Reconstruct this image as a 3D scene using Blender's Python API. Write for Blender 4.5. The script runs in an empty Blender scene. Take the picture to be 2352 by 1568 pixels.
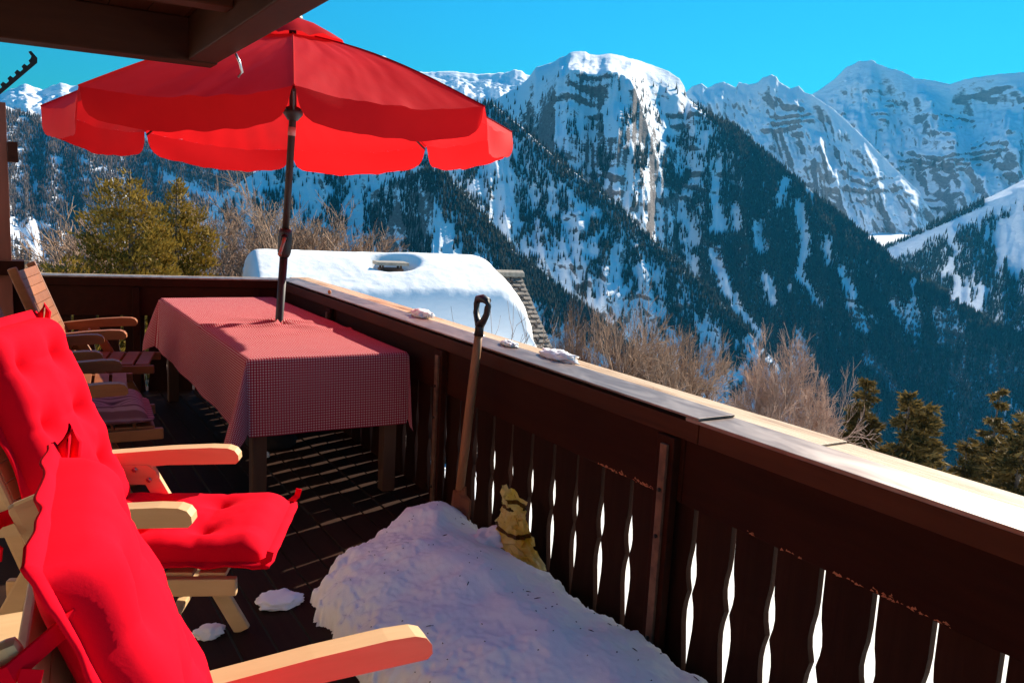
import bpy, bmesh, math, random
import numpy as np
from mathutils import Vector, Matrix

# ------------------------------------------------------------------ camera, sky, sun, exposure
scene = bpy.context.scene
RAD = math.radians
YD = np.array([-1176.0, -359.0, 1960.0]); YD /= np.linalg.norm(YD)
DN = np.array([-656.0, 12616.0, 1960.0]); DN /= np.linalg.norm(DN)
XD = np.cross(DN, YD); XD /= np.linalg.norm(XD); XD *= np.sign(XD[0])
DN = np.cross(YD, XD); DN /= np.linalg.norm(DN); DN *= np.sign(DN[1])
CAM = np.stack([XD, YD, -DN])                                # camera (right, down, forward) -> world
EYE = np.array([0.0, 0.0, 1.5])
cam_data = bpy.data.cameras.new('camera')
cam_data.sensor_fit = 'HORIZONTAL'; cam_data.sensor_width = 36.0; cam_data.lens = 30.0
cam_data.clip_start = 0.05; cam_data.clip_end = 30000.0
cam = bpy.data.objects.new('camera', cam_data)
scene.collection.objects.link(cam)
cam.matrix_world = Matrix([[CAM[i, 0], -CAM[i, 1], -CAM[i, 2], EYE[i]] for i in range(3)] + [[0, 0, 0, 1]])
scene.camera = cam

SUN_AZ, SUN_EL = RAD(71), RAD(30)                           # azimuth from +Y towards +X
world = bpy.data.worlds.new('World'); scene.world = world; world.use_nodes = True
wn = world.node_tree.nodes; wl = world.node_tree.links
sky_tex = wn.new('ShaderNodeTexSky'); sky_tex.sky_type = 'NISHITA'; sky_tex.sun_disc = False
sky_tex.sun_elevation = SUN_EL; sky_tex.sun_rotation = SUN_AZ
sky_tex.altitude = 1500; sky_tex.air_density = 2.2; sky_tex.dust_density = 0.1; sky_tex.ozone_density = 2.0
tint = wn.new('ShaderNodeMix'); tint.data_type = 'RGBA'; tint.blend_type = 'MULTIPLY'
tint.inputs[0].default_value = 1.0; tint.inputs[7].default_value = (0.04, 0.555, 1.0, 1)
wl.new(sky_tex.outputs[0], tint.inputs[6]); wl.new(tint.outputs[2], wn['Background'].inputs[0])
wn['Background'].inputs[1].default_value = 0.061

sun_data = bpy.data.lights.new('sun', 'SUN'); sun_data.energy = 5.0; sun_data.angle = RAD(0.5)
sun_data.color = (1.0, 0.90, 0.75)
sun = bpy.data.objects.new('sun', sun_data); scene.collection.objects.link(sun)
SUN_DIR = Vector((math.sin(SUN_AZ) * math.cos(SUN_EL), math.cos(SUN_AZ) * math.cos(SUN_EL), math.sin(SUN_EL)))
sun.rotation_euler = SUN_DIR.to_track_quat('Z', 'Y').to_euler()
sun.location = (20, 8, 30)

scene.render.engine = 'CYCLES'
scene.view_settings.view_transform = 'Standard'; scene.view_settings.look = 'None'
scene.view_settings.exposure = 1.1; scene.view_settings.gamma = 1.0
scene.cycles.use_denoising = True
scene.cycles.max_bounces = 10; scene.cycles.diffuse_bounces = 5; scene.cycles.transparent_max_bounces = 8
scene.cycles.volume_bounces = 0

# ------------------------------------------------------------------ helpers
rng = np.random.default_rng(11)
random.seed(5)

def sight(px, py):
    """world direction through a point of the 2352 x 1568 view"""
    v = CAM @ np.array([px - 1176.0, py - 784.0, 1960.0]); return v / np.linalg.norm(v)
def azel(px, py):
    d = sight(px, py); return math.atan2(d[0], d[1]), math.atan2(d[2], math.hypot(d[0], d[1]))
def view_px(P):
    q = (np.asarray(P) - EYE) @ CAM
    zz = np.maximum(q[..., 2], 1e-3)
    return q[..., 0] / zz * 1960 + 1176, q[..., 1] / zz * 1960 + 784

_perm = rng.permutation(256); _perm = np.concatenate([_perm, _perm, _perm])
_grad = rng.normal(size=(256, 3)); _grad /= np.linalg.norm(_grad, axis=1)[:, None]
def noise(x, y, z=0.0):
    x, y, z = np.broadcast_arrays(np.asarray(x, float), np.asarray(y, float), np.asarray(z, float))
    xi = np.floor(x).astype(int); yi = np.floor(y).astype(int); zi = np.floor(z).astype(int)
    xf, yf, zf = x - xi, y - yi, z - zi
    u = xf * xf * xf * (xf * (xf * 6 - 15) + 10); v = yf * yf * yf * (yf * (yf * 6 - 15) + 10); w = zf * zf * zf * (zf * (zf * 6 - 15) + 10)
    def g(i, j, k):
        h = _perm[_perm[_perm[(xi + i) & 255] + ((yi + j) & 255)] + ((zi + k) & 255)]
        G = _grad[h]
        return G[..., 0] * (xf - i) + G[..., 1] * (yf - j) + G[..., 2] * (zf - k)
    x00 = g(0,0,0) * (1-u) + g(1,0,0) * u; x10 = g(0,1,0) * (1-u) + g(1,1,0) * u
    x01 = g(0,0,1) * (1-u) + g(1,0,1) * u; x11 = g(0,1,1) * (1-u) + g(1,1,1) * u
    return ((x00 * (1-v) + x10 * v) * (1-w) + (x01 * (1-v) + x11 * v) * w) * 1.5
def fbm(x, y, z=0.0, octv=5, gain=0.5):
    s = 0; a = 1; f = 1
    for _ in range(octv):
        s = s + a * noise(x * f, y * f, np.asarray(z) * f); a *= gain; f *= 2.03
    return s
def ridged(x, y, z=0.0, octv=5, gain=0.5):
    s = 0; a = 1; f = 1
    for _ in range(octv):
        s = s + a * (0.5 - np.abs(noise(x * f, y * f, np.asarray(z) * f))); a *= gain; f *= 2.03
    return s
def smooth(a, b, x):
    t = np.clip((np.asarray(x, float) - a) / (b - a), 0, 1); return t * t * (3 - 2 * t)

def tag(o, label=None, cat=None, group=None, kind=None):
    if label: o['label'] = label
    if cat: o['category'] = cat
    if group: o['group'] = group
    if kind: o['kind'] = kind
    return o
def link(o, parent=None):
    scene.collection.objects.link(o)
    if parent is not None: o.parent = parent
    return o
def empty(name, loc=(0, 0, 0), rz=0.0, parent=None):
    o = bpy.data.objects.new(name, None); o.location = loc; o.rotation_euler = (0, 0, rz); o.empty_display_size = 0.1
    return link(o, parent)
def mesh_obj(name, verts, faces, mat=None, parent=None, shade=False):
    me = bpy.data.meshes.new(name)
    me.from_pydata([tuple(v) for v in verts], [], [tuple(f) for f in faces])
    if shade: me.shade_smooth()
    if mat: me.materials.append(mat)
    me.update()
    return link(bpy.data.objects.new(name, me), parent)
def fast_mesh(name, V, F, mat=None, parent=None, shade=False):
    """V (n,3) array, F (m,k) array of one polygon size"""
    V = np.ascontiguousarray(V, np.float32); F = np.ascontiguousarray(F, np.int32)
    k = F.shape[1]; me = bpy.data.meshes.new(name)
    me.vertices.add(len(V)); me.vertices.foreach_set('co', V.ravel())
    me.loops.add(F.size); me.loops.foreach_set('vertex_index', F.ravel())
    me.polygons.add(len(F)); me.polygons.foreach_set('loop_start', np.arange(0, F.size, k, dtype=np.int32))
    me.update(calc_edges=True)
    if shade: me.shade_smooth()
    if mat: me.materials.append(mat)
    return link(bpy.data.objects.new(name, me), parent)
def bm_obj(name, bm, mat=None, parent=None, shade=False, bevel=0.0, seg=2):
    if bevel > 0:
        bmesh.ops.bevel(bm, geom=[e for e in bm.edges if e.calc_face_angle(0) > 0.5], offset=bevel, segments=seg, affect='EDGES', profile=0.6)
    bmesh.ops.recalc_face_normals(bm, faces=bm.faces)
    me = bpy.data.meshes.new(name); bm.to_mesh(me); bm.free()
    if shade: me.shade_smooth()
    if mat: me.materials.append(mat)
    return link(bpy.data.objects.new(name, me), parent)
def add_box(bm, lo, hi):
    c = [(a + b) / 2 for a, b in zip(lo, hi)]; s = [abs(b - a) for a, b in zip(lo, hi)]
    return bmesh.ops.create_cube(bm, size=1.0, matrix=Matrix.Translation(c) @ Matrix.Diagonal((*s, 1)))['verts']
def add_bar(bm, a, b, w, t, up=(0, 0, 1)):
    """rectangular bar from a to b, width w across, thickness t along 'up'"""
    a, b = Vector(a), Vector(b); d = (b - a); L = d.length; d.normalize()
    s = d.cross(Vector(up)).normalized(); u = s.cross(d)
    M = Matrix((( d.x, s.x, u.x, 0), (d.y, s.y, u.y, 0), (d.z, s.z, u.z, 0), (0, 0, 0, 1)))
    return bmesh.ops.create_cube(bm, size=1.0, matrix=Matrix.Translation((a + b) / 2) @ M @ Matrix.Diagonal((L, w, t, 1)))['verts']
def box(name, lo, hi, mat, parent=None, bevel=0.004):
    bm = bmesh.new(); add_box(bm, lo, hi); return bm_obj(name, bm, mat, parent, bevel=bevel)
def bar(name, a, b, w, t, mat, parent=None, up=(0, 0, 1), bevel=0.004):
    bm = bmesh.new(); add_bar(bm, a, b, w, t, up); return bm_obj(name, bm, mat, parent, bevel=bevel)
def tube_geo(pts, radii, n=8, cap=True):
    pts = [Vector(p) for p in pts]; V = []; F = []
    ref = Vector((0.31, 0.17, 0.93))
    for i, p in enumerate(pts):
        d = (pts[min(i + 1, len(pts) - 1)] - pts[max(i - 1, 0)]).normalized()
        s = d.cross(ref)
        if s.length < 1e-3: s = d.cross(Vector((1, 0, 0)))
        s.normalize(); u = d.cross(s)
        r = radii[i] if hasattr(radii, '__len__') else radii
        for k in range(n):
            a = 2 * math.pi * k / n; V.append(p + s * (math.cos(a) * r) + u * (math.sin(a) * r))
    for i in range(len(pts) - 1):
        for k in range(n):
            F.append((i * n + k, i * n + (k + 1) % n, (i + 1) * n + (k + 1) % n, (i + 1) * n + k))
    if cap:
        F.append(tuple(range(n - 1, -1, -1))); F.append(tuple((len(pts) - 1) * n + k for k in range(n)))
    return V, F
def tube(name, pts, radii, mat, parent=None, n=10):
    V, F = tube_geo(pts, radii, n); return mesh_obj(name, V, F, mat, parent, shade=n > 6)
def prism(name, poly, axis, lo, hi, mat, parent=None, bevel=0.0):
    """closed polygon in the plane across 'axis' (0 x, 1 y, 2 z), extruded lo..hi"""
    def p3(a, b, c):
        return {0: (c, a, b), 1: (a, c, b), 2: (a, b, c)}[axis]
    n = len(poly); V = [p3(a, b, lo) for a, b in poly] + [p3(a, b, hi) for a, b in poly]
    F = [tuple(range(n)), tuple(range(2 * n - 1, n - 1, -1))] + [(i, i + n, (i + 1) % n + n, (i + 1) % n) for i in range(n)]
    bm = bmesh.new(); vs = [bm.verts.new(v) for v in V]
    for f in F: bm.faces.new([vs[i] for i in f])
    return bm_obj(name, bm, mat, parent, bevel=bevel)

# ------------------------------------------------------------------ materials
def new_mat(name):
    m = bpy.data.materials.new(name); m.use_nodes = True
    nt = m.node_tree; return m, nt.nodes, nt.links, nt.nodes['Principled BSDF']
def ramp(nd, stops):
    r = nd.new('ShaderNodeValToRGB'); e = r.color_ramp.elements
    while len(e) < len(stops): e.new(0.5)
    for i, (p, c) in enumerate(stops): e[i].position = p; e[i].color = (*c, 1)
    return r
def bump(nd, lk, b, src, strength=0.3, dist=0.02):
    bp = nd.new('ShaderNodeBump'); bp.inputs['Strength'].default_value = strength; bp.inputs['Distance'].default_value = dist
    lk.new(src, bp.inputs['Height']); lk.new(bp.outputs[0], b.inputs['Normal']); return bp
def wood(name, c1, c2, grain=(1, 1, 1), rough=0.6, scale=6.0, strength=0.25, spec=0.3):
    """streaky wood; 'grain' squeezes the noise so the streaks run along the small axis"""
    m, nd, lk, b = new_mat(name)
    tc = nd.new('ShaderNodeTexCoord'); mp = nd.new('ShaderNodeMapping'); mp.inputs['Scale'].default_value = grain
    lk.new(tc.outputs['Object'], mp.inputs[0])
    n1 = nd.new('ShaderNodeTexNoise'); n1.inputs['Scale'].default_value = scale; n1.inputs['Detail'].default_value = 8; n1.inputs['Roughness'].default_value = 0.65; n1.inputs['Distortion'].default_value = 0.4
    n2 = nd.new('ShaderNodeTexNoise'); n2.inputs['Scale'].default_value = 1.7; n2.inputs['Detail'].default_value = 3
    lk.new(mp.outputs[0], n1.inputs[0]); lk.new(tc.outputs['Object'], n2.inputs[0])
    mx = nd.new('ShaderNodeMath'); mx.operation = 'MULTIPLY_ADD'; mx.inputs[1].default_value = 0.45
    lk.new(n2.outputs[0], mx.inputs[0]); sc_ = nd.new('ShaderNodeMath'); sc_.operation = 'MULTIPLY'; sc_.inputs[1].default_value = 0.6
    lk.new(n1.outputs[0], sc_.inputs[0]); lk.new(sc_.outputs[0], mx.inputs[2])
    oi = nd.new('ShaderNodeObjectInfo')
    mx2 = nd.new('ShaderNodeMath'); mx2.operation = 'MULTIPLY_ADD'; mx2.inputs[1].default_value = 0.16; lk.new(oi.outputs['Random'], mx2.inputs[0]); lk.new(mx.outputs[0], mx2.inputs[2])
    r = ramp(nd, [(0.32, c1), (0.82, c2)]); lk.new(mx2.outputs[0], r.inputs[0])
    lk.new(r.outputs[0], b.inputs['Base Color']); b.inputs['Roughness'].default_value = rough; b.inputs['Specular IOR Level'].default_value = spec
    bump(nd, lk, b, n1.outputs[0], strength, 0.004)
    return m
def plain(name, col, rough=0.5, metal=0.0, nscale=30.0, var=0.25, strength=0.1, dist=0.003):
    m, nd, lk, b = new_mat(name)
    tc = nd.new('ShaderNodeTexCoord'); n = nd.new('ShaderNodeTexNoise'); n.inputs['Scale'].default_value = nscale; n.inputs['Detail'].default_value = 5
    lk.new(tc.outputs['Object'], n.inputs[0])
    lo = tuple(c * (1 - var) for c in col); hi = tuple(min(1, c * (1 + var)) for c in col)
    r = ramp(nd, [(0.3, lo), (0.7, hi)]); lk.new(n.outputs[0], r.inputs[0]); lk.new(r.outputs[0], b.inputs['Base Color'])
    b.inputs['Roughness'].default_value = rough; b.inputs['Metallic'].default_value = metal
    bump(nd, lk, b, n.outputs[0], strength, dist)
    return m
def fabric(name, col, trans=0.0, weave=900.0, var=0.12, wrinkle=6.0):
    m, nd, lk, b = new_mat(name)
    tc = nd.new('ShaderNodeTexCoord')
    n = nd.new('ShaderNodeTexNoise'); n.inputs['Scale'].default_value = wrinkle; n.inputs['Detail'].default_value = 6
    lk.new(tc.outputs['Object'], n.inputs[0])
    r = ramp(nd, [(0.3, tuple(c * (1 - var) for c in col)), (0.7, tuple(min(1, c * (1 + var)) for c in col))])
    lk.new(n.outputs[0], r.inputs[0]); lk.new(r.outputs[0], b.inputs['Base Color'])
    b.inputs['Roughness'].default_value = 0.9; b.inputs['Specular IOR Level'].default_value = 0.06
    w1 = nd.new('ShaderNodeTexNoise'); w1.inputs['Scale'].default_value = weave * 0.35; w1.inputs['Detail'].default_value = 3; lk.new(tc.outputs['Object'], w1.inputs[0])
    n3 = nd.new('ShaderNodeTexNoise'); n3.inputs['Scale'].default_value = wrinkle * 4; n3.inputs['Detail'].default_value = 4; n3.inputs['Distortion'].default_value = 1.5; lk.new(tc.outputs['Object'], n3.inputs[0])
    h1 = nd.new('ShaderNodeMath'); h1.operation = 'MULTIPLY_ADD'; h1.inputs[1].default_value = 0.35; lk.new(n3.outputs[0], h1.inputs[0]); lk.new(n.outputs[0], h1.inputs[2])
    h2 = nd.new('ShaderNodeMath'); h2.operation = 'MULTIPLY_ADD'; h2.inputs[1].default_value = 0.10; lk.new(w1.outputs[0], h2.inputs[0]); lk.new(h1.outputs[0], h2.inputs[2])
    bump(nd, lk, b, h2.outputs[0], 0.15, 0.006)
    if trans > 0:
        t = nd.new('ShaderNodeBsdfTranslucent'); t.inputs[0].default_value = (*[min(1, c * 1.15) for c in col], 1)
        mix = nd.new('ShaderNodeMixShader'); mix.inputs[0].default_value = trans
        lk.new(b.outputs[0], mix.inputs[1]); lk.new(t.outputs[0], mix.inputs[2]); lk.new(mix.outputs[0], nd['Material Output'].inputs[0])
    return m
def snow_mat(name, grain=40.0, strength=0.3, dist=0.01, col=(0.86, 0.88, 0.92), sss=0.0):
    m, nd, lk, b = new_mat(name)
    tc = nd.new('ShaderNodeTexCoord')
    n = nd.new('ShaderNodeTexNoise'); n.inputs['Scale'].default_value = grain; n.inputs['Detail'].default_value = 8; n.inputs['Roughness'].default_value = 0.6
    lk.new(tc.outputs['Object'], n.inputs[0])
    b.inputs['Base Color'].default_value = (*col, 1); b.inputs['Roughness'].default_value = 0.75; b.inputs['Specular IOR Level'].default_value = 0.25
    if sss:
        b.inputs['Subsurface Weight'].default_value = sss; b.inputs['Subsurface Radius'].default_value = (0.05, 0.045, 0.04); b.inputs['Subsurface Scale'].default_value = 1.0
    bump(nd, lk, b, n.outputs[0], strength, dist)
    return m

# ------------------------------------------------------------------ mountains
def mountain_mat(name, rock1, rock2, snow_lo, snow_hi, feature):
    """snow on what faces up, rock bands where it is steep"""
    m, nd, lk, b = new_mat(name)
    geo = nd.new('ShaderNodeNewGeometry'); sep = nd.new('ShaderNodeSeparateXYZ'); lk.new(geo.outputs['Normal'], sep.inputs[0])
    tc = nd.new('ShaderNodeTexCoord'); mp = nd.new('ShaderNodeMapping'); mp.inputs['Scale'].default_value = (1, 1, 2.6)
    lk.new(tc.outputs['Object'], mp.inputs[0])
    n1 = nd.new('ShaderNodeTexNoise'); n1.inputs['Scale'].default_value = 1 / feature; n1.inputs['Detail'].default_value = 9; n1.inputs['Roughness'].default_value = 0.68
    n2 = nd.new('ShaderNodeTexNoise'); n2.inputs['Scale'].default_value = 1 / (feature * 0.22); n2.inputs['Detail'].default_value = 9; n2.inputs['Roughness'].default_value = 0.75
    lk.new(mp.outputs[0], n1.inputs[0]); lk.new(mp.outputs[0], n2.inputs[0])
    a = nd.new('ShaderNodeMath'); a.operation = 'MULTIPLY_ADD'; a.inputs[1].default_value = 0.6; a.inputs[2].default_value = -0.30
    lk.new(n1.outputs[0], a.inputs[0])
    a2 = nd.new('ShaderNodeMath'); a2.operation = 'MULTIPLY_ADD'; a2.inputs[1].default_value = 0.55; lk.new(n2.outputs[0], a2.inputs[0])
    a3 = nd.new('ShaderNodeMath'); a3.operation = 'ADD'; a3.inputs[1].default_value = -0.275; lk.new(a.outputs[0], a3.inputs[0]); lk.new(a3.outputs[0], a2.inputs[2])
    s = nd.new('ShaderNodeMath'); s.operation = 'ADD'; lk.new(sep.outputs['Z'], s.inputs[0]); lk.new(a2.outputs[0], s.inputs[1])
    f = nd.new('ShaderNodeMapRange'); f.inputs['From Min'].default_value = snow_lo; f.inputs['From Max'].default_value = snow_hi
    lk.new(s.outputs[0], f.inputs[0])
    rk = ramp(nd, [(0.35, rock1), (0.65, rock2)]); lk.new(n2.outputs[0], rk.inputs[0])
    mx = nd.new('ShaderNodeMix'); mx.data_type = 'RGBA'; lk.new(f.outputs[0], mx.inputs[0]); lk.new(rk.outputs[0], mx.inputs[6]); mx.inputs[7].default_value = (0.90, 0.92, 0.95, 1)
    lk.new(mx.outputs[2], b.inputs['Base Color']); b.inputs['Roughness'].default_value = 0.85; b.inputs['Specular IOR Level'].default_value = 0.1
    bump(nd, lk, b, n1.outputs[0], 0.6, feature * 0.18)
    return m

def ridge_sheet(name, ridge, dist, zbase, slope, prof, mat, tilt=-0.5, na=420, nt=200, spur=60.0, lam=260.0, gully=12.0, strata=0.0, jag=4.0, seed=0.0, fadein=0.08):
    """a mountain face that falls from a surveyed skyline towards the valley; returns the grid of points"""
    ae = np.array([azel(*p) for p in ridge]); az = np.linspace(ae[0, 0], ae[-1, 0], na)
    el = np.interp(az, ae[:, 0], ae[:, 1])
    dd = dist(az) if callable(dist) else np.full(na, float(dist))
    zr = EYE[2] + dd * np.tan(el)
    zr = zr + jag * fbm(az * dd[0] / 45.0, seed + 3.1, octv=4)
    s = np.concatenate([[-0.35, -0.12], np.linspace(0, 1, nt) ** 1.05])
    S, A = np.meshgrid(s, az, indexing='ij')
    ZR = np.broadcast_to(zr, S.shape); DD = np.broadcast_to(dd, S.shape)
    H = np.maximum(ZR - zbase, 40)
    arc0 = A * dd.mean()
    SW = np.clip(S + smooth(0.03, 0.2, S) * (1 - smooth(0.85, 1, S)) * (0.05 * fbm(arc0 / 170, S * 2, seed, octv=3) + 0.02 * fbm(arc0 / 45, S * 3, seed + 1, octv=3)), -1, 1)
    pr, own_fade = prof(SW, A) if callable(prof) else (np.interp(SW, *zip(*prof)), None)          # (run fraction -> drop fraction)
    front = np.clip(S, 0, None); back = np.clip(-S, 0, None)
    run = H / math.tan(RAD(slope)) * front
    Z = ZR - H * np.where(S > 0, pr, back * 1.1)
    D = DD - run + back * H * 1.2
    X = np.sin(A) * D; Y = np.cos(A) * D
    fade = smooth(0.0, fadein, S) if own_fade is None else own_fade
    arc = A * dd.mean()
    n_spur = ridged(arc / lam + tilt * front * H / lam * 0.5 + seed, seed * 1.7, front * 0.9, octv=4, gain=0.55) - 0.45
    n_g = fbm(arc / (lam * 0.28) + tilt * front * 3, front * 5.0, seed + 9, octv=5, gain=0.55)
    push = (spur * n_spur * (0.35 + front) + gully * n_g) * fade
    D = D - push
    Z = Z + 0.25 * push + gully * 0.5 * fade * fbm(X / 60, Y / 60, Z / 40 + seed, octv=4)
    if strata:
        zz = Z / 46.0 + 1.6 * fbm(arc / 420, Z / 260, seed, octv=3) + 0.35 * fbm(arc / 70, Z / 50, seed + 2, octv=2)
        saw = zz - np.floor(zz); amp = smooth(-0.05, 0.45, fbm(arc / 260, Z / 150, seed + 5, octv=3))
        D = D - strata * amp * (smooth(0.0, 0.8, saw) - saw) * 3.0 * fade
    X = np.sin(A) * D; Y = np.cos(A) * D
    P = np.stack([X, Y, Z], -1)
    n0, n1 = S.shape
    idx = np.arange(n0 * n1).reshape(n0, n1)
    F = np.stack([idx[:-1, :-1], idx[1:, :-1], idx[1:, 1:], idx[:-1, 1:]], -1).reshape(-1, 4)
    o = fast_mesh(name, P.reshape(-1, 3), F, mat, shade=True)
    tag(o, kind='structure')
    return P[2:], s[2:], az

def plant_forest(P, count, density, smin=0.0, smax=0.99, seed=1):
    """points on a face, kept where density(px, py, streak, s) beats a random number"""
    r = np.random.default_rng(seed); nt, na = P.shape[:2]
    i = r.uniform(smin * (nt - 2), smax * (nt - 2), count); j = r.uniform(0, na - 1.01, count)
    i0 = i.astype(int); j0 = j.astype(int); fi = (i - i0)[:, None]; fj = (j - j0)[:, None]
    Q = (P[i0, j0] * (1 - fi) + P[i0 + 1, j0] * fi) * (1 - fj) + (P[i0, j0 + 1] * (1 - fi) + P[i0 + 1, j0 + 1] * fi) * fj
    px, py = view_px(Q)
    ok = (px > -120) & (px < 2480) & (py > -50) & (py < 640 + np.maximum(0, px - 900) * 0.36)
    Q, px, py, s = Q[ok], px[ok], py[ok], (i / nt)[ok]
    streak = fbm(px / 55.0 + 0.10 * py / 55.0, py / 190.0, seed * 3.3, octv=4, gain=0.6)
    keep = r.uniform(size=len(Q)) < density(px, py, streak, s)
    return Q[keep]

def forest_mesh(name, Q, mat, hmin, hmax, wide=0.16, sides=4, seed=2, round_top=False):
    """one small conifer (or bare broadleaf crown) per point, joined into a single mass"""
    r = np.random.default_rng(seed); n = len(Q)
    h = r.uniform(hmin, hmax, n) * (0.7 + 0.3 * r.uniform(size=n)); w = h * wide * r.uniform(0.75, 1.3, n)
    rings = [(0.0, 0.95), (0.42, 0.62), (1.0, 0.0)] if not round_top else [(0.0, 0.3), (0.45, 1.0), (1.0, 0.0)]
    k = sides; V = np.zeros((n, (len(rings) - 1) * k + 1, 3))
    lean = r.normal(0, 0.03, (n, 2))
    for a, (hz, rw) in enumerate(rings[:-1]):
        ang = r.uniform(0, 6.28, n)[:, None] + np.arange(k) * 2 * np.pi / k
        rad = (w * rw)[:, None] * r.uniform(0.6, 1.25, (n, k))
        V[:, a * k:(a + 1) * k, 0] = Q[:, :1] + np.cos(ang) * rad + (lean[:, :1] * h[:, None] * hz)
        V[:, a * k:(a + 1) * k, 1] = Q[:, 1:2] + np.sin(ang) * rad + (lean[:, 1:] * h[:, None] * hz)
        V[:, a * k:(a + 1) * k, 2] = Q[:, 2:] + (h * hz)[:, None] + r.uniform(-0.04, 0.04, (n, k)) * h[:, None] - 0.5
    V[:, -1, :2] = Q[:, :2] + lean * h[:, None]; V[:, -1, 2] = Q[:, 2] + h
    f = []
    for a in range(len(rings) - 2):
        for q in range(k):
            q2 = (q + 1) % k; f += [(a * k + q, a * k + q2, (a + 1) * k + q2), (a * k + q, (a + 1) * k + q2, (a + 1) * k + q)]
    a = len(rings) - 2
    for q in range(k): f.append((a * k + q, a * k + (q + 1) % k, V.shape[1] - 1))
    f = np.array(f); F = (f[None] + (np.arange(n) * V.shape[1])[:, None, None]).reshape(-1, 3)
    return fast_mesh(name, V.reshape(-1, 3), F, mat)

def foliage_far(name, c1, c2):
    m, nd, lk, b = new_mat(name)
    tc = nd.new('ShaderNodeTexCoord'); n = nd.new('ShaderNodeTexNoise'); n.inputs['Scale'].default_value = 0.04; n.inputs['Detail'].default_value = 6; n.inputs['Roughness'].default_value = 0.75
    lk.new(tc.outputs['Object'], n.inputs[0]); r = ramp(nd, [(0.35, c1), (0.68, c2)]); lk.new(n.outputs[0], r.inputs[0])
    lk.new(r.outputs[0], b.inputs['Base Color']); b.inputs['Roughness'].default_value = 0.9; b.inputs['Specular IOR Level'].default_value = 0.05
    return m
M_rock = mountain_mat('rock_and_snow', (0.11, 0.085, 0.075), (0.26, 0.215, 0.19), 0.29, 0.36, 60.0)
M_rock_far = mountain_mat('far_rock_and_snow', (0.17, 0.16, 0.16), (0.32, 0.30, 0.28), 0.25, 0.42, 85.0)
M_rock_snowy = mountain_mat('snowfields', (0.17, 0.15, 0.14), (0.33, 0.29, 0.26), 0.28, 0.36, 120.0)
M_fir_far = foliage_far('far_conifers', (0.022, 0.026, 0.018), (0.060, 0.055, 0.034))
M_bare_far = foliage_far('far_bare_wood', (0.10, 0.075, 0.065), (0.22, 0.165, 0.14))

def seg_dist(px, py, line):
    """distance in view units from points to a polyline"""
    d = np.full(px.shape, 1e9)
    for (x0, y0), (x1, y1) in zip(line[:-1], line[1:]):
        vx, vy = x1 - x0, y1 - y0; t = np.clip(((px - x0) * vx + (py - y0) * vy) / (vx * vx + vy * vy), 0, 1)
        d = np.minimum(d, np.hypot(px - x0 - t * vx, py - y0 - t * vy))
    return d

# far snow range on the left
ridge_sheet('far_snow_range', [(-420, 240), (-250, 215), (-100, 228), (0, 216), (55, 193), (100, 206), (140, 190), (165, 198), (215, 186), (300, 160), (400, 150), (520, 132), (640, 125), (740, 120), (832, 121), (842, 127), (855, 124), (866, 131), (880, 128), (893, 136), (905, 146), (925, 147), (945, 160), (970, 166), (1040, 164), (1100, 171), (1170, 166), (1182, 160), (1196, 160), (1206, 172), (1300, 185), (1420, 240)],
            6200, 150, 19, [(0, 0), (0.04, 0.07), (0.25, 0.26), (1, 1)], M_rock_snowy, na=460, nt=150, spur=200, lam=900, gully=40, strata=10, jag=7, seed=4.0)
# far peaks on the right: the high summit with its cirque, and the ridge in front of it
ridge_sheet('far_summit', [(1560, 330), (1700, 290), (1800, 250), (1870, 214), (1900, 195), (1920, 180), (1938, 160), (1950, 152), (1975, 141), (2003, 139), (2018, 147), (2040, 157), (2070, 164), (2100, 179), (2150, 187), (2185, 193), (2220, 182), (2290, 171), (2352, 166), (2500, 158), (2650, 190), (2900, 230)],
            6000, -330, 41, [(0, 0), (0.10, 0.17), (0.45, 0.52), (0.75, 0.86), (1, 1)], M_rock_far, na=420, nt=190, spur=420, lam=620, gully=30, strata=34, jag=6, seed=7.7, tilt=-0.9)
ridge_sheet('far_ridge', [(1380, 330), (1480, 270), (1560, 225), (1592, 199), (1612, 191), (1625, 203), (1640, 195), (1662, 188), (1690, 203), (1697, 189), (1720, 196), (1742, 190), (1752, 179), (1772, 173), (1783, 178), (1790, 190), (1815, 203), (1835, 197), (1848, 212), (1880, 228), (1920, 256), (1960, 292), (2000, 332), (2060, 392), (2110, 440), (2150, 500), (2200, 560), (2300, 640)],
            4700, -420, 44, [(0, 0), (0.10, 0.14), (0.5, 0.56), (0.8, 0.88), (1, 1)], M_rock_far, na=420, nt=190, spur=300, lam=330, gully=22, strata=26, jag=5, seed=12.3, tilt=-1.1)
# right hill with bright meadows above its wood
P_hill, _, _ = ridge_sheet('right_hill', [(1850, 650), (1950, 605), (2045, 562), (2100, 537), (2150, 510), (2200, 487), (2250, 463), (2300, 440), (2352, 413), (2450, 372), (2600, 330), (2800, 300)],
            3700, -560, 33, [(0, 0), (0.08, 0.05), (0.3, 0.28), (1, 1)], M_rock_snowy, na=260, nt=150, spur=70, lam=300, gully=8, jag=2, seed=21.0)
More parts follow.
